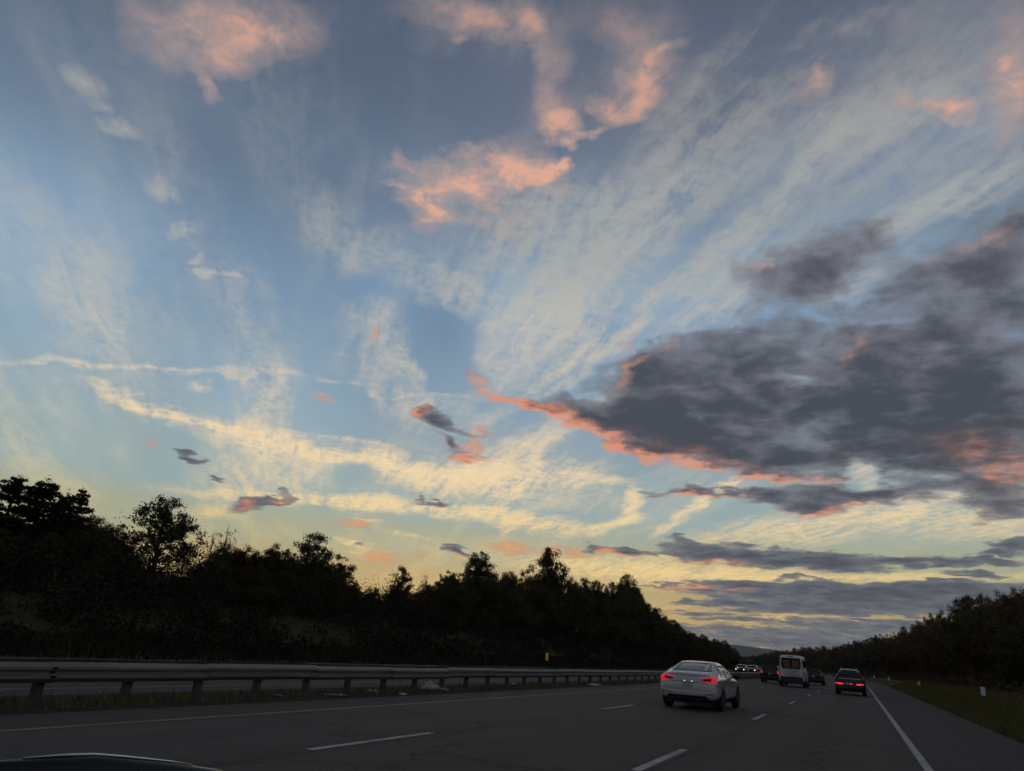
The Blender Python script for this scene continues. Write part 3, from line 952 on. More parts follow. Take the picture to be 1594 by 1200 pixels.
# ---- white fastback saloon
def saloon():
    c = empty('saloon_car')
    sh = Shell([(0.00, .40, .84, .93, .76, .60), (0.05, .33, .90, 1.02, .865, .68), (0.16, .30, .935, 1.075, .905, .73), (0.40, .28, .95, 1.12, .92, .74), (0.9, .27, .95, 1.27, .925, .715), (1.4, .26, .94, 1.385, .925, .685), (1.9, .25, .93, 1.435, .925, .665), (2.4, .25, .92, 1.44, .92, .66), (2.9, .25, .91, 1.40, .92, .66), (3.3, .25, .90, 1.27, .92, .68), (3.7, .26, .89, 1.05, .92, .70), (4.1, .27, .85, .94, .90, .70), (4.45, .30, .76, .82, .85, .62), (4.66, .40, .62, .66, .70, .5), (4.69, .45, .58, .60, .6, .4)], tilt=0.16, corner=.20)
    b = sh.body(M_white_paint, c)
    sh.decal('rear_window', [[(-.645, 1.135), (-.50, 1.125), (-.42, 1.375), (-.54, 1.325)], [(-.51, 1.125), (.51, 1.125), (.43, 1.378), (-.43, 1.378)], [(.50, 1.125), (.645, 1.135), (.54, 1.325), (.42, 1.375)]], 'rear', M_glass, c, n=10)
    sh.decal('windscreen', [[(-.62, 1.06), (.62, 1.06), (.50, 1.36), (-.50, 1.36)]], 'front', M_glass, c, n=10)
    for s in ('right', 'left'):
        sh.decal('side_window', [[(1.05, 1.0), (2.02, .985), (2.02, 1.335), (1.55, 1.30)]], s, M_glass, c)
        sh.decal('side_window', [[(2.07, .985), (3.05, .97), (2.78, 1.31), (2.07, 1.338)]], s, M_glass, c)
        d = sh.decal('door_gap', [quad(2.035, 2.05, .38, .98)], s, M_trim, c, off=0.003)
        sh.decal('door_handle', [quad(1.72, 1.92, .86, .885)], s, M_trim, c, off=0.006)
        sh.decal('door_handle', [quad(2.78, 2.98, .85, .875)], s, M_trim, c, off=0.006)
        sh.decal('sill_trim', [quad(.85, 3.4, .27, .33)], s, M_trim, c, off=0.006)
        # swept tail lamp running round the corner
        sg = 1 if s == 'right' else -1
        lamp = sh.decal('tail_light', [[(sg * .40, .905), (sg * .76, .945), (sg * .80, .985), (sg * .42, .955)], [(sg * .72, .80), (sg * .855, .80), (sg * .89, .96), (sg * .74, .955)], [(sg * .56, .80), (sg * .73, .80), (sg * .73, .845), (sg * .62, .845)]], 'rear', M_tail, c, off=0.010)
        sh.decal('lens', [[(sg * .50, .85), (sg * .72, .85), (sg * .73, .935), (sg * .44, .90)]], 'rear', M_lens_dark, lamp, off=0.007)
        sh.decal('reflector', [[(sg * .50, .455), (sg * .80, .475), (sg * .80, .495), (sg * .50, .475)]], 'rear', M_lens_dark, c, off=0.006)
        sh.decal('headlight', [[(sg * .45, .66), (sg * .74, .68), (sg * .72, .74), (sg * .50, .72)]], 'front', M_plate_lamp, c)
    sh.decal('diffuser', [[(-.66, .335), (.66, .335), (.58, .42), (-.58, .42)]], 'rear', M_trim, c, off=0.006)
    sh.decal('bumper_crease', [quad(-.80, .80, .515, .528)], 'rear', M_chrome, c, off=0.003, n=10)
    sh.decal('boot_gap', [quad(-.60, .60, .795, .805)], 'rear', M_trim, c, off=0.003, n=8)
    sh.decal('boot_lid_edge', [quad(-.66, .66, .985, 1.0)], 'rear', M_trim, c, off=0.004, n=10)
    p = sh.decal('licence_plate', [quad(-.155, .155, .655, .80)], 'rear', M_plate, c, off=0.018)
    for x in (-.10, .13):
        sh.decal('plate_lamp', [quad(x - .018, x + .018, .815, .835)], 'rear', M_plate_lamp, p, off=0.012, n=2)
    add_wheels(c, sh, .335, .235, .97, 3.85, .925, b)
    mirrors(c, 3.05, .99, .87, M_trim)
    MB().box(-.72, .72, .35, 4.3, .17, .30).build('underbody', M_trim, c)
    return c


car = saloon()
place(car, -4.83, 23.75, R(-1.0), 0.985)
tag(car, 'white fastback saloon with red tail lights, nearest car in the middle lane', 'car')


# ---- high-roof passenger van
def van():
    c = empty('passenger_van')
    sh = Shell([(0.0, .42, 1.25, 2.40, .93, .80), (0.05, .40, 1.30, 2.46, .985, .83), (0.2, .40, 1.32, 2.50, 1.01, .84), (1.5, .40, 1.32, 2.52, 1.02, .84), (3.4, .38, 1.30, 2.52, 1.02, .84), (3.9, .38, 1.28, 2.46, 1.02, .82), (4.6, .36, 1.2, 1.75, 1.0, .78), (5.0, .36, 1.12, 1.30, .98, .74), (5.4, .38, .95, 1.10, .93, .68), (5.55, .45, .80, .90, .8, .6)], tilt=0.03, corner=.10)
    b = sh.body(M_van_paint, c)
    sh.decal('rear_window', [[(-.80, 1.58), (-.66, 1.42), (-.70, 2.27), (-.77, 2.22)], [(-.68, 1.42), (.0, 1.40), (.0, 2.28), (-.71, 2.27)], [(-.01, 1.40), (.68, 1.42), (.71, 2.27), (-.01, 2.28)], [(.66, 1.42), (.80, 1.58), (.77, 2.22), (.70, 2.27)]], 'rear', M_glass, c, n=6)
    sh.decal('brake_lamp', [quad(-.20, .20, 2.385, 2.44)], 'rear', M_lens_dark, c)
    sh.decal('rear_bumper', [[(-.86, .42), (.86, .42), (.92, .80), (-.92, .80)]], 'rear', M_trim, c, off=.05, n=8)
    sh.decal('door_gap', [quad(-.008, .008, .82, 1.38)], 'rear', M_trim, c, off=.003)
    sh.decal('door_handle', [quad(.12, .36, 1.20, 1.25)], 'rear', M_trim, c, off=.02)
    sh.decal('licence_plate', [quad(.36, .68, .83, .98)], 'rear', M_plate, c, off=.02)
    sh.decal('windscreen', [[(-.80, 1.35), (.80, 1.35), (.72, 2.2), (-.72, 2.2)]], 'front', M_glass, c, n=8)
    for sg, s in ((1, 'right'), (-1, 'left')):
        sh.decal('tail_light', [quad(sg * .865, sg * .945, .95, 1.50)], 'rear', M_tail_off, c, off=.012)
        for y0, y1 in ((.5, 1.5), (1.6, 2.6), (2.75, 3.55)):
            sh.decal('side_window', [quad(y0, y1, 1.45, 2.15)], s, M_glass, c)
    add_wheels(c, sh, .34, .25, 1.0, 4.6, 1.02, b)
    mirrors(c, 4.2, 1.45, 1.03, M_trim)
    MB().box(-.8, .8, .1, 5.2, .26, .42).build('underbody', M_trim, c)
    return c


car = van()
place(car, -4.98, 66.0, R(-0.6), 0.97)
tag(car, 'white high-roof passenger van with a wide dark rear window in the middle lane', 'van')


# ---- sport utility / crossover
def crossover(paint, lamps, rails=False, rt=.64, h=1.66, half=.92, tail_z=(.95, 1.12), low_lamps=False, boxy=0.0, front_lit=False, lit_mat=None):
    c = empty('utility_car')
    k = h / 1.66
    e = boxy * .3
    sh = Shell([(0.0, .44, .98, 1.08, half - .12, .62), (0.05, .40, 1.04, 1.22 + e * .8, half - .04, .66), (0.2, .38, 1.06, 1.42 + e, half, .66), (0.55, .36, 1.06, (1.58 + e * .25) * k, half, rt), (1.2, .34, 1.05, 1.65 * k, half, rt), (2.0, .33, 1.04, 1.66 * k, half, rt - .01), (2.6, .33, 1.03, 1.60 * k, half, rt - .01), (3.1, .33, 1.02, 1.40, half, .66), (3.5, .34, 1.0, 1.14, half - .01, .72), (4.0, .36, .95, 1.05, half - .03, .72), (4.4, .40, .85, .92, half - .1, .64), (4.6, .50, .72, .76, half - .25, .5)], tilt=0.20 if not boxy else .05)
    b = sh.body(paint, c)
    top = 1.55 * k
    sh.decal('rear_window', [[(-rt - .02, 1.14), (rt + .02, 1.14), (rt - .1, top), (-rt + .1, top)]], 'rear', M_glass, c, n=8)
    sh.decal('windscreen', [[(-.64, 1.16), (.64, 1.16), (.54, 1.52 * k), (-.54, 1.52 * k)]], 'front', M_glass, c, n=8)
    sh.decal('rear_bumper', [[(-.74, .44), (.74, .44), (.80, .64), (-.80, .64)]], 'rear', M_trim, c, off=.02, n=8)
    p = sh.decal('licence_plate', [quad(-.155, .155, .76, .90)] if not low_lamps else [quad(-.36, -.05, .66, .78)], 'rear', M_plate, c, off=.018)
    if low_lamps:
        for x in (.02, .12):
            sh.decal('plate_lamp', [quad(x - .03, x + .03, .685, .735)], 'rear', M_tail_hot, c, off=.014, n=2)
        sh.decal('trim_strip', [quad(-.66, .66, 1.02, 1.045)], 'rear', M_chrome, c, off=.008, n=10)
    for sg, s in ((1, 'right'), (-1, 'left')):
        if low_lamps:
            sh.decal('tail_light', [[(sg * .42, .655), (sg * .74, .675), (sg * .74, .745), (sg * .42, .725)]], 'rear', lamps, c, off=.022)
            sh.decal('side_marker', [quad(sg * .80, sg * .845, .68, .75)], 'rear', lamps, c, off=.012, n=3)
        else:
            sh.decal('tail_light', [quad(sg * (half - .24), sg * (half - .07), tail_z[0], tail_z[1])], 'rear', lamps, c, off=.014)
        sh.decal('side_window', [[(.75, 1.13), (1.45, 1.12), (1.45, 1.52 * k), (.98, 1.48 * k)]], s, M_glass, c)
        sh.decal('side_window', [[(1.5, 1.12), (2.2, 1.11), (2.2, 1.53 * k), (1.5, 1.53 * k)]], s, M_glass, c)
        sh.decal('side_window', [[(2.25, 1.11), (3.0, 1.10), (2.7, 1.45 * k), (2.25, 1.52 * k)]], s, M_glass, c)
        sh.decal('headlight', [quad(sg * .55, sg * .65, .72, .78)], 'front', M_head if front_lit else M_lens_dark, c, off=.02)
        if rails:
            r_ = MB().tube([(sg * (rt - .07), .62, 1.55 * k), (sg * (rt - .06), .74, 1.66 * k), (sg * (rt - .065), 1.6, 1.705 * k), (sg * (rt - .07), 2.3, 1.68 * k), (sg * (rt - .08), 2.42, 1.61 * k)], [.016] * 5, 6)
            r_.build('roof_rail', M_chrome, c, True)
    add_wheels(c, sh, .35, .235, .85, 3.6, half, b)
    mirrors(c, 2.95, 1.14, half - .02, paint)
    MB().box(-.72, .72, .3, 4.2, .22, .40).build('underbody', M_trim, c)
    return c


M_dark_red = material('dark_red_car_paint', (0.030, 0.006, 0.007), 0.3, coat=0.25, spec=0.3)
car = crossover(M_dark_red, M_tail_hot, rails=True, rt=.55, low_lamps=True)
place(car, -0.60, 56.0, R(-1.2), 1.0)
tag(car, 'dark red crossover with roof rails and two low red light bars beside the edge line', 'car')
car = crossover(M_black_paint, M_tail, h=1.62, half=.90, tail_z=(.86, 1.10), boxy=.8)
place(car, -7.60, 75.5, R(0.0), 0.98)
tag(car, 'dark boxy car with round red tail lights, left of the white van', 'car')
car = crossover(M_grey_paint, M_tail_off, h=1.55, half=.92, tail_z=(.90, 1.12), boxy=.6)
place(car, -4.25, 84.5, R(-0.6), 0.98)
tag(car, 'dark car with dull tail lights, between the white van and the dark red crossover', 'car')

# ---- cars coming the other way with their headlights on
for x, y, lab, paint in ((-16.9, 124.0, 'oncoming car with white and amber headlights, left of two', M_black_paint), (-16.0, 131.0, 'oncoming car with white headlights, right of two', M_grey_paint)):
    car = crossover(paint, M_tail_off, h=1.55, half=.90, boxy=.2, front_lit=True)
    place(car, x + curve(y), y + 4.6, math.pi, 0.98)
    tag(car, lab, 'car', 'oncoming cars with lit headlights')
    if 'amber' in lab:
        a = MB().tube([(.34, 4.50, .98), (.34, 4.62, .98)], [.07, .06], 10)
        a.build('amber_lamp', M_amber, car)

# ------------------------------------------------------------------ trees
def foliage_mat(name, c0, c1, c2):
    mt = bpy.data.materials.new(name)
    mt.use_nodes = True
    q = G(mt.node_tree)
    b = mt.node_tree.nodes['Principled BSDF']
    tc = q.n('ShaderNodeTexCoord')
    oi = q.n('ShaderNodeObjectInfo')
    n1 = q.noise(tc.outputs['Object'], 0.9, 4.0, 0.6)
    col = q.ramp(n1, [(0.3, (*c0, 1)), (0.52, (*c1, 1)), (0.75, (*c2, 1))], 'LINEAR')
    hs = q.n('ShaderNodeHueSaturation')
    q.put(hs.inputs['Hue'], q.math('MULTIPLY_ADD', oi.outputs['Random'], 0.07, 0.455))
    q.put(hs.inputs['Value'], q.math('MULTIPLY_ADD', oi.outputs['Random'], 0.5, 0.75))
    q.put(hs.inputs['Color'], col)
    q.put(b.inputs['Base Color'], hs.outputs[0])
    b.inputs['Roughness'].default_value = 0.7
    b.inputs['Specular IOR Level'].default_value = 0.05
    return mt


M_leaf = foliage_mat('leaves', (0.040, 0.042, 0.018), (0.064, 0.064, 0.028), (0.095, 0.088, 0.042))
M_leaf_autumn = foliage_mat('turning_leaves', (0.050, 0.034, 0.014), (0.085, 0.055, 0.024), (0.12, 0.075, 0.035))
M_needle = foliage_mat('needles', (0.020, 0.030, 0.014), (0.034, 0.046, 0.022), (0.05, 0.06, 0.03))
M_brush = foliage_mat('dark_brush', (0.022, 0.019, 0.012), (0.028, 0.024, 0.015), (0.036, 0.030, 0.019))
M_bark = mottled('bark', [(0.3, (0.035, 0.026, 0.019, 1)), (0.7, (0.09, 0.07, 0.052, 1))], 3.0, 0.95, fine=20.0, bump=0.6, stretch=(3, 3, 0.5))


def leaf_quads(rng, centers, size, flat=0.0):
    """one small bent-diamond leaf cluster face per centre"""
    n = len(centers)
    a = rng.normal(size=(n, 3))
    a /= np.linalg.norm(a, axis=1, keepdims=True)
    b = rng.normal(size=(n, 3))
    b[:, 2] *= (1 - flat)
    a[:, 2] *= (1 - flat)
    a /= np.linalg.norm(a, axis=1, keepdims=True)
    b -= a * (a * b).sum(1, keepdims=True)
    b /= np.linalg.norm(b, axis=1, keepdims=True)
    s = (size * rng.uniform(0.55, 1.35, n))[:, None]
    q = np.stack([centers - a * s, centers + b * s * 0.55, centers + a * s, centers - b * s * 0.55], 1)
    return q.reshape(-1, 3)


def broadleaf(seed, h=12.0, crown=(4.2, 4.6), base=0.32, nclump=46, per=120, leaf=0.13, lobes=7, csize=0.13):
    """tapered trunk with limbs to many leaf clumps"""
    rng = np.random.default_rng(seed)
    rw, rh = crown
    cz = h - rh
    lob = []
    for i in range(lobes):
        t = 2.399 * i + rng.uniform(-.5, .5)
        e = -0.75 + 1.5 * (i + .5) / lobes + rng.uniform(-.15, .15)
        rr = rng.uniform(0.38, 0.60)
        k = math.sqrt(max(0.1, 1 - (max(e, 0) * 0.95) ** 2))
        lob.append((math.cos(t) * rw * rr * k, math.sin(t) * rw * rr * k, cz + rh * 0.62 * e, rng.uniform(0.36, 0.50) * rw * (0.55 + 0.45 * k)))
    lob.append((rng.normal() * .3, rng.normal() * .3, h - rh * 0.34, rw * 0.33))
    lob.append((rng.normal() * .5, rng.normal() * .5, cz, rw * 0.5))
    cl_, cr = [], []
    while len(cl_) < nclump:
        x, y, z, r_ = lob[rng.integers(len(lob))]
        d = rng.normal(size=3)
        d /= np.linalg.norm(d)
        p = np.array([x, y, z]) + d * r_ * rng.uniform(0.45, 1.0) ** 0.6
        if p[2] < h * base or p[2] > h * 0.985:
            continue
        cl_.append(p)
        cr.append(rng.uniform(0.5, 1.3) * rw * csize)
    pts = []
    for p, r_ in zip(cl_, cr):
        k = int(per * rng.uniform(0.6, 1.4) * min(1.5, (r_ / (rw * csize)) ** 1.5))
        d = rng.normal(size=(k, 3)) * 0.52
        pts.append(p + d * r_ * np.array([1.2, 1.2, 0.85]))
    pts = np.concatenate(pts)
    leaves = leaf_quads(rng, pts, leaf)
    tb = MB()
    r0 = h * 0.019
    lean = rng.normal(size=2) * 0.25
    trunk = [(0, 0, -0.4), (lean[0] * .3, lean[1] * .3, h * .25), (lean[0], lean[1], h * .5), (lean[0] * 1.2, lean[1] * 1.2, h * .75), (lean[0] * 1.2, lean[1] * 1.2, h * .93)]
    tb.tube(trunk, [r0 * 1.25, r0, r0 * .75, r0 * .42, r0 * .12], 8)
    for i, p in enumerate(cl_):
        if i % 3 and i > 24:
            continue
        zt = min(max(p[2] - rng.uniform(.12, .3) * h * (0.5 + math.hypot(p[0], p[1]) / rw), h * 0.2), h * 0.85)
        s = np.array([lean[0], lean[1], zt])
        mid = s * 0.45 + p * 0.55 + np.array([0, 0, -0.06 * h * rng.uniform(0, 1)])
        ra = r0 * 0.42 * (1 - zt / h * .6)
        tb.tube([s, mid, p], [ra, ra * .6, ra * .2], 5, False)
    return leaves, tb


def conifer(seed, h=14.0, r=3.0, base=0.2, whorl=0.62, top_flat=0.0, leaf=0.16):
    """pine: tiers of near-level boughs with flat sprays"""
    rng = np.random.default_rng(seed)
    tb = MB()
    r0 = h * 0.017
    tb.tube([(0, 0, -0.4), (0.06, 0.03, h * .5), (0.1, 0.0, h * 0.985)], [r0 * 1.2, r0 * .7, r0 * .12], 8)
    pts = []
    z = h * base
    while z < h * 0.985:
        t = (z - h * base) / (h * (1 - base))
        L = r * ((1 - t) ** 0.55 * 0.9 + 0.12) * rng.uniform(0.75, 1.15)
        nb = rng.integers(4, 7)
        a0 = rng.uniform(0, 6.28)
        for k in range(nb):
            if rng.uniform() < 0.1:
                continue
            a = a0 + 6.283 * k / nb + rng.normal() * .2
            LL = L * rng.uniform(0.6, 1.15)
            up = LL * rng.uniform(0.02, 0.32) * (0.4 + t)
            e = np.array([math.cos(a) * LL, math.sin(a) * LL, z + up])
            s = np.array([0.08 * t, 0, z])
            tb.tube([s, s * .5 + e * .5 + np.array([0, 0, -0.04 * LL]), e], [r0 * .3 * (1 - t * .7), r0 * .2 * (1 - t * .7), r0 * .06], 4, False)
            m_ = int(24 + 85 * LL)
            u = rng.uniform(0.18, 1.05, m_)[:, None]
            side = np.array([-math.sin(a), math.cos(a), 0])
            wdt = (0.10 + 0.24 * np.sin(np.clip(u, 0, 1) * math.pi * .9)) * LL * .75 + .05
            pts.append(s + (e - s) * u + side * wdt * rng.uniform(-1, 1, (m_, 1)) + np.array([0, 0, 1]) * rng.normal(size=(m_, 1)) * 0.13)
        z += whorl * rng.uniform(0.8, 1.25)
    pts.append(np.array([0.1, 0, h]) + rng.normal(size=(30, 3)) * np.array([.15, .15, .35]))
    pts = np.concatenate(pts)
    return leaf_quads(rng, pts, leaf, flat=0.35), tb


def proto(kind, seed, mat, **kw):
    lv, tb = (conifer if kind == 'pine' else broadleaf)(seed, **kw)
    return dict(crown=mesh_np('crown', lv, 4, mat), trunk=mesh_from('trunk', tb.v, tb.f, True), h=kw.get('h', 14.0 if kind == 'pine' else 12.0),
                r=kw.get('r', 3.0) if kind == 'pine' else kw.get('crown', (4.2, 4.6))[0])


def plant(name, P, loc, height, width, label, cat, group=None, rz=0.0):
    t = empty(name, loc, rz)
    tag(t, label, cat, group)
    sz = height / P['h']
    sw = width / (2 * P['r'])
    for part, mt in (('trunk', M_bark), ('crown', None)):
        o = link(part, P[part], t, mt)
        o.scale = (sw, sw, sz)
    return t


FULL = [proto('leaf', 11 + i, M_leaf, nclump=150, per=95, crown=(4.4, 5.2), base=0.06, lobes=11) for i in range(4)]
AUT = [proto('leaf', 31 + i, M_leaf_autumn, nclump=150, per=90, crown=(4.4, 5.2), base=0.06, lobes=11) for i in range(3)]
OPEN_ = [proto('leaf', 51 + i, M_leaf, nclump=125, per=100, crown=(4.4, 5.0), base=0.22, lobes=8, csize=0.12) for i in range(4)]
SPARSE = [proto('leaf', 71 + i, M_leaf, nclump=34, per=22, crown=(2.6, 4.8), base=0.3, lobes=6, leaf=0.12, csize=0.16) for i in range(2)]
PINE = [proto('pine', 91 + i, M_needle, h=14.0, r=3.2 + .4 * i, whorl=0.62, leaf=0.15) for i in range(2)]

rng = random.Random(7)
T_X = -46.0                                   # line of the wood beyond the opposite carriageway


def left_spot(px, py, x=T_X):
    d = ray(px, py)
    t = x / d.x
    return d.x * t, d.y * t, CAM_H + d.z * t, t


def feature(name, P, px, py, wpx, label, cat='tree', x=T_X, rz=0.0):
    X, Y, Z, t = left_spot(px, py, x)
    depth = t * ray(px, py).dot(_f)
    w = wpx * depth / FPX
    gz = land(X, Y)
    return plant(name, P, (X, Y, gz - 0.05), Z - gz, w, label, cat, None, rz)


feature('pine_tree', PINE[0], 28, 743, 130, 'leftmost tall dark pine against the sky', rz=.4)
feature('pine_tree', PINE[1], 76, 746, 120, 'broad layered pine, second from the left edge', rz=2.0)
feature('pine_tree', PINE[0], 131, 762, 70, 'slim short pine right of the broad layered pine', x=T_X - 1, rz=4.0)
feature('pine_tree', PINE[1], 106, 768, 70, 'small pine tucked between the broad pine and the slim pine', x=T_X - 3, rz=5.0)
feature('oak_tree', OPEN_[0], 268, 768, 132, 'tall round-crowned tree with sky gaps between two lower stretches of wood', rz=0.6)
feature('sapling', SPARSE[0], 362, 808, 46, 'thin wispy sapling right of the tall round-crowned tree', x=T_X + 2, rz=1.0)
feature('sapling', SPARSE[1], 337, 816, 32, 'smallest wispy sapling next to the round-crowned tree', x=T_X + 1, rz=3.0)
feature('leafy_tree', OPEN_[3], 490, 823, 96, 'broad full-crowned tree standing above the wood left of the dip', rz=1.5)
feature('leafy_tree', OPEN_[1], 532, 860, 62, 'loose leafy tree leaning against the broad full-crowned tree at the dip', x=T_X + 2, rz=2.2)
feature('leafy_tree', FULL[1], 430, 843, 70, 'bushy tree just left of the broad full-crowned tree', x=T_X + 1, rz=4.4)
feature('young_tree', OPEN_[3], 630, 878, 50, 'small cone-shaped tree in the dip of the skyline', x=T_X, rz=3.3)
feature('sapling', SPARSE[1], 667, 886, 30, 'see-through sapling right of the small cone-shaped tree', x=T_X, rz=5.0)
feature('leafy_tree', OPEN_[2], 702, 882, 50, 'low loose tree left of the twin tall crowns', x=T_X, rz=1.2)
feature('leafy_tree', OPEN_[2], 752, 849, 78, 'tall knobbly tree, left one of the twin tall crowns', x=T_X, rz=0.2)
feature('leafy_tree', OPEN_[0], 856, 847, 84, 'tall spreading tree, right one of the twin tall crowns', x=T_X, rz=0.9)
feature('leafy_tree', FULL[0], 975, 891, 70, 'round tree at the crest where the wood drops towards the road', x=T_X, rz=0.9)

SKY_L = [(-220, 770), (0, 800), (60, 806), (105, 800), (130, 797), (160, 795), (180, 806), (200, 836), (214, 880), (262, 912), (300, 900), (322, 866), (350, 842), (400, 850), (450, 856), (500, 872), (540, 885), (556, 908), (600, 914), (660, 908), (690, 895), (720, 886), (800, 886), (830, 888), (890, 893), (930, 897), (960, 900), (978, 900), (992, 912), (1002, 930), (1022, 945), (1052, 965), (1072, 980), (1102, 990), (1132, 996), (1143, 1008)]


def interp(tab, x):
    for (x0, y0), (x1, y1) in zip(tab, tab[1:]):
        if x0 <= x <= x1:
            return y0 + (y1 - y0) * (x - x0) / (x1 - x0)
    return tab[0][1] if x < tab[0][0] else tab[-1][1]


WOOD_L = 'dark leafy tree in the wood beyond the opposite carriageway'
px = -200.0
while px < 1150:
    for x_, drop in ((T_X + 8.0, rng.uniform(60, 85)), (T_X + 3.5, rng.uniform(10, 40)), (T_X - 1.5, rng.uniform(-6, 7)), (T_X - 8.0, rng.uniform(-4, 12))):
        qx = px + rng.uniform(-9, 9)
        sky_y = interp(SKY_L, qx)
        hor = 1051 + (qx - 1336) * 0.0746
        X, Y, Z, t = left_spot(qx, sky_y + drop * min(1.0, (hor - sky_y) / 150.0), x_ + rng.uniform(-1, 1))
        if Y > 340:
            continue
        gz = land(X, Y)
        h = Z - gz
        if h < 1.6:
            continue
        plant('wood_tree', rng.choice(FULL + FULL + OPEN_[:1] + AUT[:1]), (X, Y, gz - 0.1), h, min(h * rng.uniform(.5, .8), 5.4) + 0.7, WOOD_L, 'tree', 'trees of the wood on the left', rng.uniform(0, 6.28))
    px += 26 if px < 700 else (18 if px < 960 else 11)

# right-hand hillside wood
SKY_R = [(1140, 1024), (1160, 1021), (1200, 1013), (1250, 1005), (1300, 1003), (1340, 994), (1400, 976), (1440, 958), (1470, 945), (1490, 926), (1520, 914), (1560, 914), (1594, 908), (1700, 900), (1850, 860)]
WOOD_R = 'brownish leafy tree on the wooded slope right of the road'


def right_spot(px, py, s):
    """where the sight line at px crosses the offset s from the road's middle line"""
    d = ray(px, py)
    lo, hi = 5.0, 1500.0
    for _ in range(60):
        mid = (lo + hi) / 2
        if d.x / d.y * mid - curve(mid) < s:
            lo = mid
        else:
            hi = mid
    Y = lo
    return d.x / d.y * Y, Y, CAM_H + d.z / d.y * Y


px = 1860.0
while px > 1142:
    for s0, drop in ((10.5, rng.uniform(30, 62)), (16.0, rng.uniform(8, 34)), (24.0, rng.uniform(-2, 12)), (36.0, rng.uniform(-3, 8))):
        qx = px + rng.uniform(-6, 6)
        sky_y = interp(SKY_R, qx)
        hor = 1051 + (qx - 1336) * 0.0746
        sky_y += drop * min(1.0, (hor - sky_y) / 130.0)
        X, Y, Z = right_spot(qx, sky_y, s0 + rng.uniform(-2, 2))
        if Y > 760:
            continue
        gz = land(X, Y)
        h = Z - gz
        if h < 1.2:
            continue
        plant('hillside_tree', rng.choice(AUT + AUT + FULL[:2]), (X, Y, gz - 0.1), h, min(h * rng.uniform(.55, .85), 6.5) + 1.0, WOOD_R, 'tree', 'trees of the wooded slope on the right', rng.uniform(0, 6.28))
    px -= 22 if px > 1480 else (13 if px > 1360 else 8)


# the woods go on round the bend
for k in range(30):
    Y = 335 + 14.5 * k
    for s0 in (-36, -43):
        X = s0 + rng.uniform(-2, 2) + curve(Y)
        plant('wood_tree', rng.choice(FULL), (X, Y, land(X, Y) - .1), rng.uniform(7, 9.5) * (1 + .0006 * (Y - 335)), rng.uniform(6, 8), WOOD_L, 'tree', 'trees of the wood on the left', rng.uniform(0, 6.28))
    for s0 in (9, 15):
        X = s0 + rng.uniform(-2, 2) + curve(Y)
        plant('hillside_tree', rng.choice(AUT + FULL[:2]), (X, Y, land(X, Y) - .1), rng.uniform(6, 8.5), rng.uniform(6, 8), WOOD_R, 'tree', 'trees of the wooded slope on the right', rng.uniform(0, 6.28))

# undergrowth that fills the woods below the crowns, and the far wooded slope
def thicket(name, rows, nb, per, leaf, mat, label, seed):
    """many bushes; rows: u, v -> (x, y, ground z, height)"""
    r_ = np.random.default_rng(seed)
    out_ = []
    for i in range(nb):
        x, y, z, h = rows(*r_.uniform(0, 1, 2))
        h *= r_.uniform(.45, 1.0)
        rad = (0.55 + 0.34 * h) * r_.uniform(.8, 1.3)
        k = int(per * r_.uniform(.7, 1.3) * min(1.6, .5 + h / 5))
        d = r_.normal(size=(k, 3))
        d /= np.linalg.norm(d, axis=1, keepdims=True)
        d[:, 2] = np.abs(d[:, 2])
        rr = r_.uniform(.35, 1.05, (k, 1)) ** .6
        lump = 1 + .22 * np.sin(d[:, :1] * 5 + i) * np.cos(d[:, 1:2] * 6 + 2 * i)
        out_.append(np.array([x, y, z]) + d * rr * lump * np.array([rad, rad, h]))
    o = link(name, mesh_np(name, leaf_quads(r_, np.concatenate(out_), leaf), 4, mat))
    return tag(o, label, 'undergrowth', kind='stuff')


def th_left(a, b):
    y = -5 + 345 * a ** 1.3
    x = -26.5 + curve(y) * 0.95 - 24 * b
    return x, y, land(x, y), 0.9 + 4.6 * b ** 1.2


def th_right(a, b):
    y = 26 + 520 * a ** 1.6
    s = 6.6 + 24 * b
    x = s + curve(y)
    return x, y, land(x, y), 0.7 + 4.0 * b


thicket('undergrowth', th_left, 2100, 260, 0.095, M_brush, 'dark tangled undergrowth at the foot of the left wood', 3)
thicket('undergrowth', th_right, 1100, 240, 0.11, M_leaf_autumn, 'dark brown undergrowth along the foot of the right slope', 4)

# ------------------------------------------------------------------ roadside things
M_marker = material('white_reflector', (0.75, 0.75, 0.72), 0.5)
M_marker_y = material('yellow_reflector', (0.70, 0.42, 0.03), 0.5, emit=(1.0, 0.55, 0.02), estr=0.03)
M_post_dark = material('dark_post', (0.05, 0.045, 0.04), 0.8)


def marker(px, py, s, hgt, wid, label, cat='roadside marker', mat=M_marker, stem=0.32, name='delineator_post'):
    X, Y, Z = right_spot(px, py, s) if s > 0 else left_spot(px, py, s)[:3]
    gz = land(X, Y)
    o = empty(name, (X, Y, gz))
    tag(o, label, cat, 'white marker posts along the right verge' if s > 0 else None)
    zt = max(Z - gz, hgt + .08)
    MB().box(-.025, .025, -.02, .02, -0.2, zt - hgt * .5).build('stem', M_post_dark, o)
    b = MB()
    n = 10
    pr = []
    for k in range(n):
        a = 2 * math.pi * k / n
        cx, cz = (wid / 2 - .05), (hgt / 2 - .05)
        pr.append((math.copysign(cx, math.cos(a)) + .05 * math.cos(a), zt - hgt / 2 + math.copysign(cz, math.sin(a) + 1e-6) + .05 * math.sin(a)))
    vv = [(x, -.028, z) for x, z in pr] + [(x, -.045, z) for x, z in pr]
    ff = [tuple(range(n)), tuple(range(n, 2 * n))[::-1]] + [(k, n + k, n + (k + 1) % n, (k + 1) % n) for k in range(n)]
    link('reflector_panel', mesh_from('reflector_panel', vv, ff), o, mat)
    return o


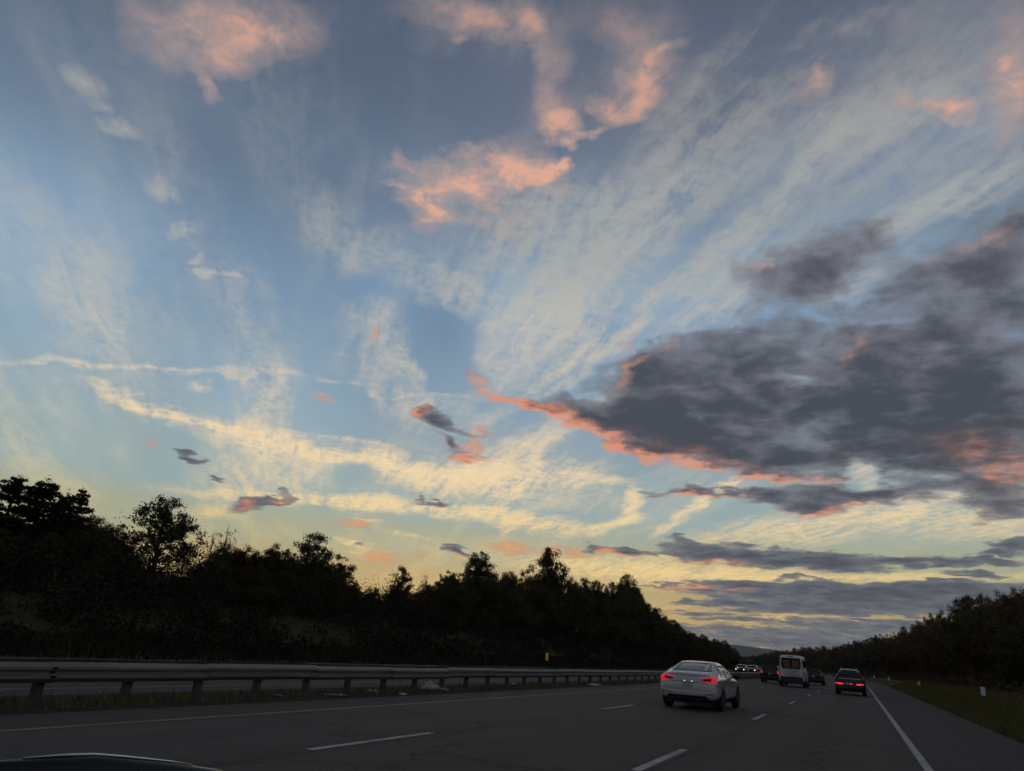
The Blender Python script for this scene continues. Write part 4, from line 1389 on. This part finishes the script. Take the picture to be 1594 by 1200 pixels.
marker(1529, 1069, 5.4, .40, .20, 'largest and nearest white marker post on the right verge')
marker(1430, 1060, 5.4, .42, .20, 'second white marker post from the right on the verge')
marker(1383.5, 1057, 5.4, .55, .28, 'third white marker post from the right, beyond the verge grass')
marker(1361, 1056.5, 5.4, .6, .32, 'smallest and farthest white marker post, just right of the dark red crossover')
marker(852, 1016, -25.2, .65, .30, 'small yellow marker panel on a post behind the guardrail', 'roadside marker', M_marker_y, name='marker_panel')
marker(947, 1018, -25.2, .5, .22, 'small dark marker panel on a post behind the guardrail', 'roadside marker', M_post_dark, name='marker_panel')

# litter along the median
M_litter = mottled('dirty_white_plastic', [(0.3, (0.22, 0.22, 0.21, 1)), (0.6, (0.5, 0.5, 0.49, 1))], 6.0, 0.6, fine=30.0)


def litter(px, py, L, W, H, rz, label, seed, flat=False):
    p = ground_at(px, py)
    r_ = np.random.default_rng(seed)
    nu, nv = 9, 6
    V, F = [], []
    for side in (0, 1):
        for i in range(nu):
            for j in range(nv):
                u, w = i / (nu - 1) - .5, j / (nv - 1) - .5
                edge = (1 - (2 * u) ** 4) * (1 - (2 * w) ** 4)
                z = H * (0.15 + 0.5 * edge ** .6) * (0.75 + .6 * math.sin(7 * u + seed) * math.cos(5 * w)) + .015 + abs(r_.normal()) * H * .28
                V.append((u * L * (1 - .25 * w), w * W * (1 + .3 * math.sin(3 * u)), z - (0.012 if side else 0)))
    for i in range(nu - 1):
        for j in range(nv - 1):
            a = i * nv + j
            F.append((a, a + nv, a + nv + 1, a + 1))
            a += nu * nv
            F.append((a, a + 1, a + nv + 1, a + nv))
    rim = [i * nv for i in range(nu)] + [(nu - 1) * nv + j for j in range(1, nv)] + [i * nv + nv - 1 for i in range(nu - 2, -1, -1)] + [j for j in range(nv - 2, 0, -1)]
    for a, b in zip(rim, rim[1:] + rim[:1]):
        F.append((a, b, b + nu * nv, a + nu * nv))
    o = link('litter', mesh_from('litter', V, F, True), None, M_litter)
    o.location = (p.x, p.y, 0.0)
    o.rotation_euler = (0, 0, rz)
    tag(o, label, 'litter', 'litter on the median')


litter(668, 1075, .62, .30, .22, 1.2, 'largest piece of torn white plastic at the foot of the guardrail', 2)
litter(580, 1078, .26, .13, .07, .5, 'curled white scrap left of the largest piece of plastic', 5)
litter(626, 1082, .30, .14, .05, 1.9, 'flat pale scrap in front of the largest piece of plastic', 9)
litter(522, 1083, .55, .05, .03, .9, 'long thin white strip lying on the median', 13)
litter(434, 1083.5, .2, .06, .03, .7, 'leftmost small white scrap on the median', 17)
litter(925, 1068, .9, .16, .10, 1.1, 'pale torn strip of plastic farther along the median', 21)
litter(800, 1066, .2, .13, .06, .2, 'small white scrap under the guardrail between the two larger pieces', 25)
litter(693, 1076, .2, .15, .08, .2, 'tiny white scrap just right of the largest piece of plastic', 29)

# overpass far ahead
M_conc = mottled('stained_concrete', [(0.3, (0.06, 0.055, 0.05, 1)), (0.7, (0.14, 0.13, 0.12, 1))], 0.8, 0.9, fine=8.0)
YB = 600.0
ov = empty('overpass', (curve(YB) - 10, YB, 0))
tag(ov, 'dark low concrete overpass crossing the road in the far distance', 'bridge')
MB().box(-60, 46, -5, 5, 3.9, 4.7).build('deck', M_conc, ov)
for y in (-5.2, 5.0):
    MB().box(-60, 46, y, y + .2, 4.7, 5.3).build('parapet', M_conc, ov)
for x in (-27.5, -2.0, 17.5):
    for y in (-3, 3):
        MB().tube([(x, y, -.1), (x, y, 3.4)], [.5, .5], 12).build('column', M_conc, ov)
    MB().box(x - .7, x + .7, -4.5, 4.5, 3.4, 3.9).build('pier_cap', M_conc, ov)

# the front of the car the picture was taken from: left edge of its bonnet
M_bonnet = mottled('black_bonnet_paint', [(0.3, (0.008, 0.008, 0.008, 1)), (0.7, (0.012, 0.012, 0.012, 1))], 3.0, 0.25, spec=0.2)
hood = empty('car_bonnet', (0, 0, 0))
tag(hood, 'black glossy bonnet edge of the car in front of the camera, bottom left', 'car')
edge = [(0.55, 1.150), (0.875, 1.150), (1.058, 1.142), (1.248, 1.112), (1.38, 1.086), (1.52, 1.045), (1.70, .98), (1.95, .86), (2.1, .7)]
pr = [(-.03, -.55), (-.035, -.30), (-.028, -.08), (-.016, -.018), (-.006, -.003), (.004, .0), (.014, -.004), (.020, -.014), (.03, -.07), (.06, -.25), (.3, -.6), (1.2, -.8)]
V, F = [], []
for (y, z) in edge:
    for (dx_, dz_) in pr:
        V.append((-1.36 + dx_, y, z + dz_ - 0.002))
n = len(pr)
for i in range(len(edge) - 1):
    for k in range(n - 1):
        a = i * n + k
        F.append((a, a + n, a + n + 1, a + 1))
link('bonnet_panel', mesh_from('bonnet_panel', V, F, True), hood, M_bonnet)
MB().tube([(-1.357, .92, 1.1475), (-1.357, 1.0, 1.1445), (-1.357, 1.058, 1.1405), (-1.357, 1.12, 1.1315), (-1.357, 1.18, 1.122), (-1.357, 1.25, 1.1105), (-1.357, 1.31, 1.0985)], [.001, .0028, .0032, .003, .0026, .002, .0008], 8).build('bright_trim_and_glint', M_chrome, hood, True)  # chrome sliver added on the ridge to make a glint, not a real trim


# ------------------------------------------------------------------ rough grass on the verges
def blades(name, n, spot, mat, seed, label, hmin=.10, hmax=.34):
    r_ = np.random.default_rng(seed)
    P = np.array([spot(a, b) for a, b in r_.uniform(0, 1, (n, 2))])
    ang = r_.uniform(0, 6.283, n)
    h_ = r_.uniform(hmin, hmax, n) * (0.6 + 0.8 * r_.uniform(0, 1, n) ** 3)
    wd = h_ * 0.07 + .006
    side = np.stack([np.cos(ang), np.sin(ang), 0 * ang], 1)
    lean = np.stack([r_.normal(size=n) * .35, r_.normal(size=n) * .35, np.ones(n)], 1)
    tip = P + lean * h_[:, None]
    tri = np.stack([P - side * wd[:, None], P + side * wd[:, None], tip], 1).reshape(-1, 3)
    o = link(name, mesh_np(name, tri, 3, mat))
    tag(o, label, 'grass', kind='stuff')


M_blade = mottled('dry_grass', [(0.3, (0.085, 0.078, 0.026, 1)), (0.55, (0.15, 0.13, 0.048, 1)), (0.75, (0.23, 0.19, 0.085, 1))], 0.8, 0.9, fine=6.0, spec=0.1)


def verge_spot(a, b):
    y = 9 + 110 * a ** 1.7
    s = 3.72 + 4.6 * b
    x = s + curve(y)
    return x, y, land(x, y) - .02


def median_spot(a, b):
    y = 5 + 110 * a ** 1.6
    x = -12 + curve(y) + (b - .5) * 1.1 + .35 * math.sin(y * 1.7) * (b - .3)
    return x, y, -.01


def bank_spot(a, b):
    y = 2 + 150 * a ** 1.3
    x = -24.7 - 5 * b + curve(y)
    return x, y, land(x, y) - .02


blades('grass', 110000, verge_spot, M_blade, 5, 'dry olive grass on the right verge')
blades('grass', 9000, median_spot, M_blade, 6, 'sparse dry weeds under the guardrail', .05, .20)
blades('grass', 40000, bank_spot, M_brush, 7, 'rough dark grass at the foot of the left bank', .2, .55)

# ------------------------------------------------------------------ evening haze
hz = MB().box(-5600, 5600, -1500, 6200, -8.0, 175.0)
M_haze = bpy.data.materials.new('haze_air')
M_haze.use_nodes = True
hn = M_haze.node_tree
hn.nodes.clear()
ho = hn.nodes.new('ShaderNodeOutputMaterial')
hv = hn.nodes.new('ShaderNodeVolumePrincipled')
hv.inputs['Color'].default_value = (0.80, 0.85, 0.92, 1)
hv.inputs['Density'].default_value = 0.00007
hv.inputs['Anisotropy'].default_value = 0.2
hn.links.new(hv.outputs[0], ho.inputs['Volume'])
haze = hz.build('haze', M_haze)
tag(haze, 'thin evening haze over the valley', 'haze', kind='stuff')
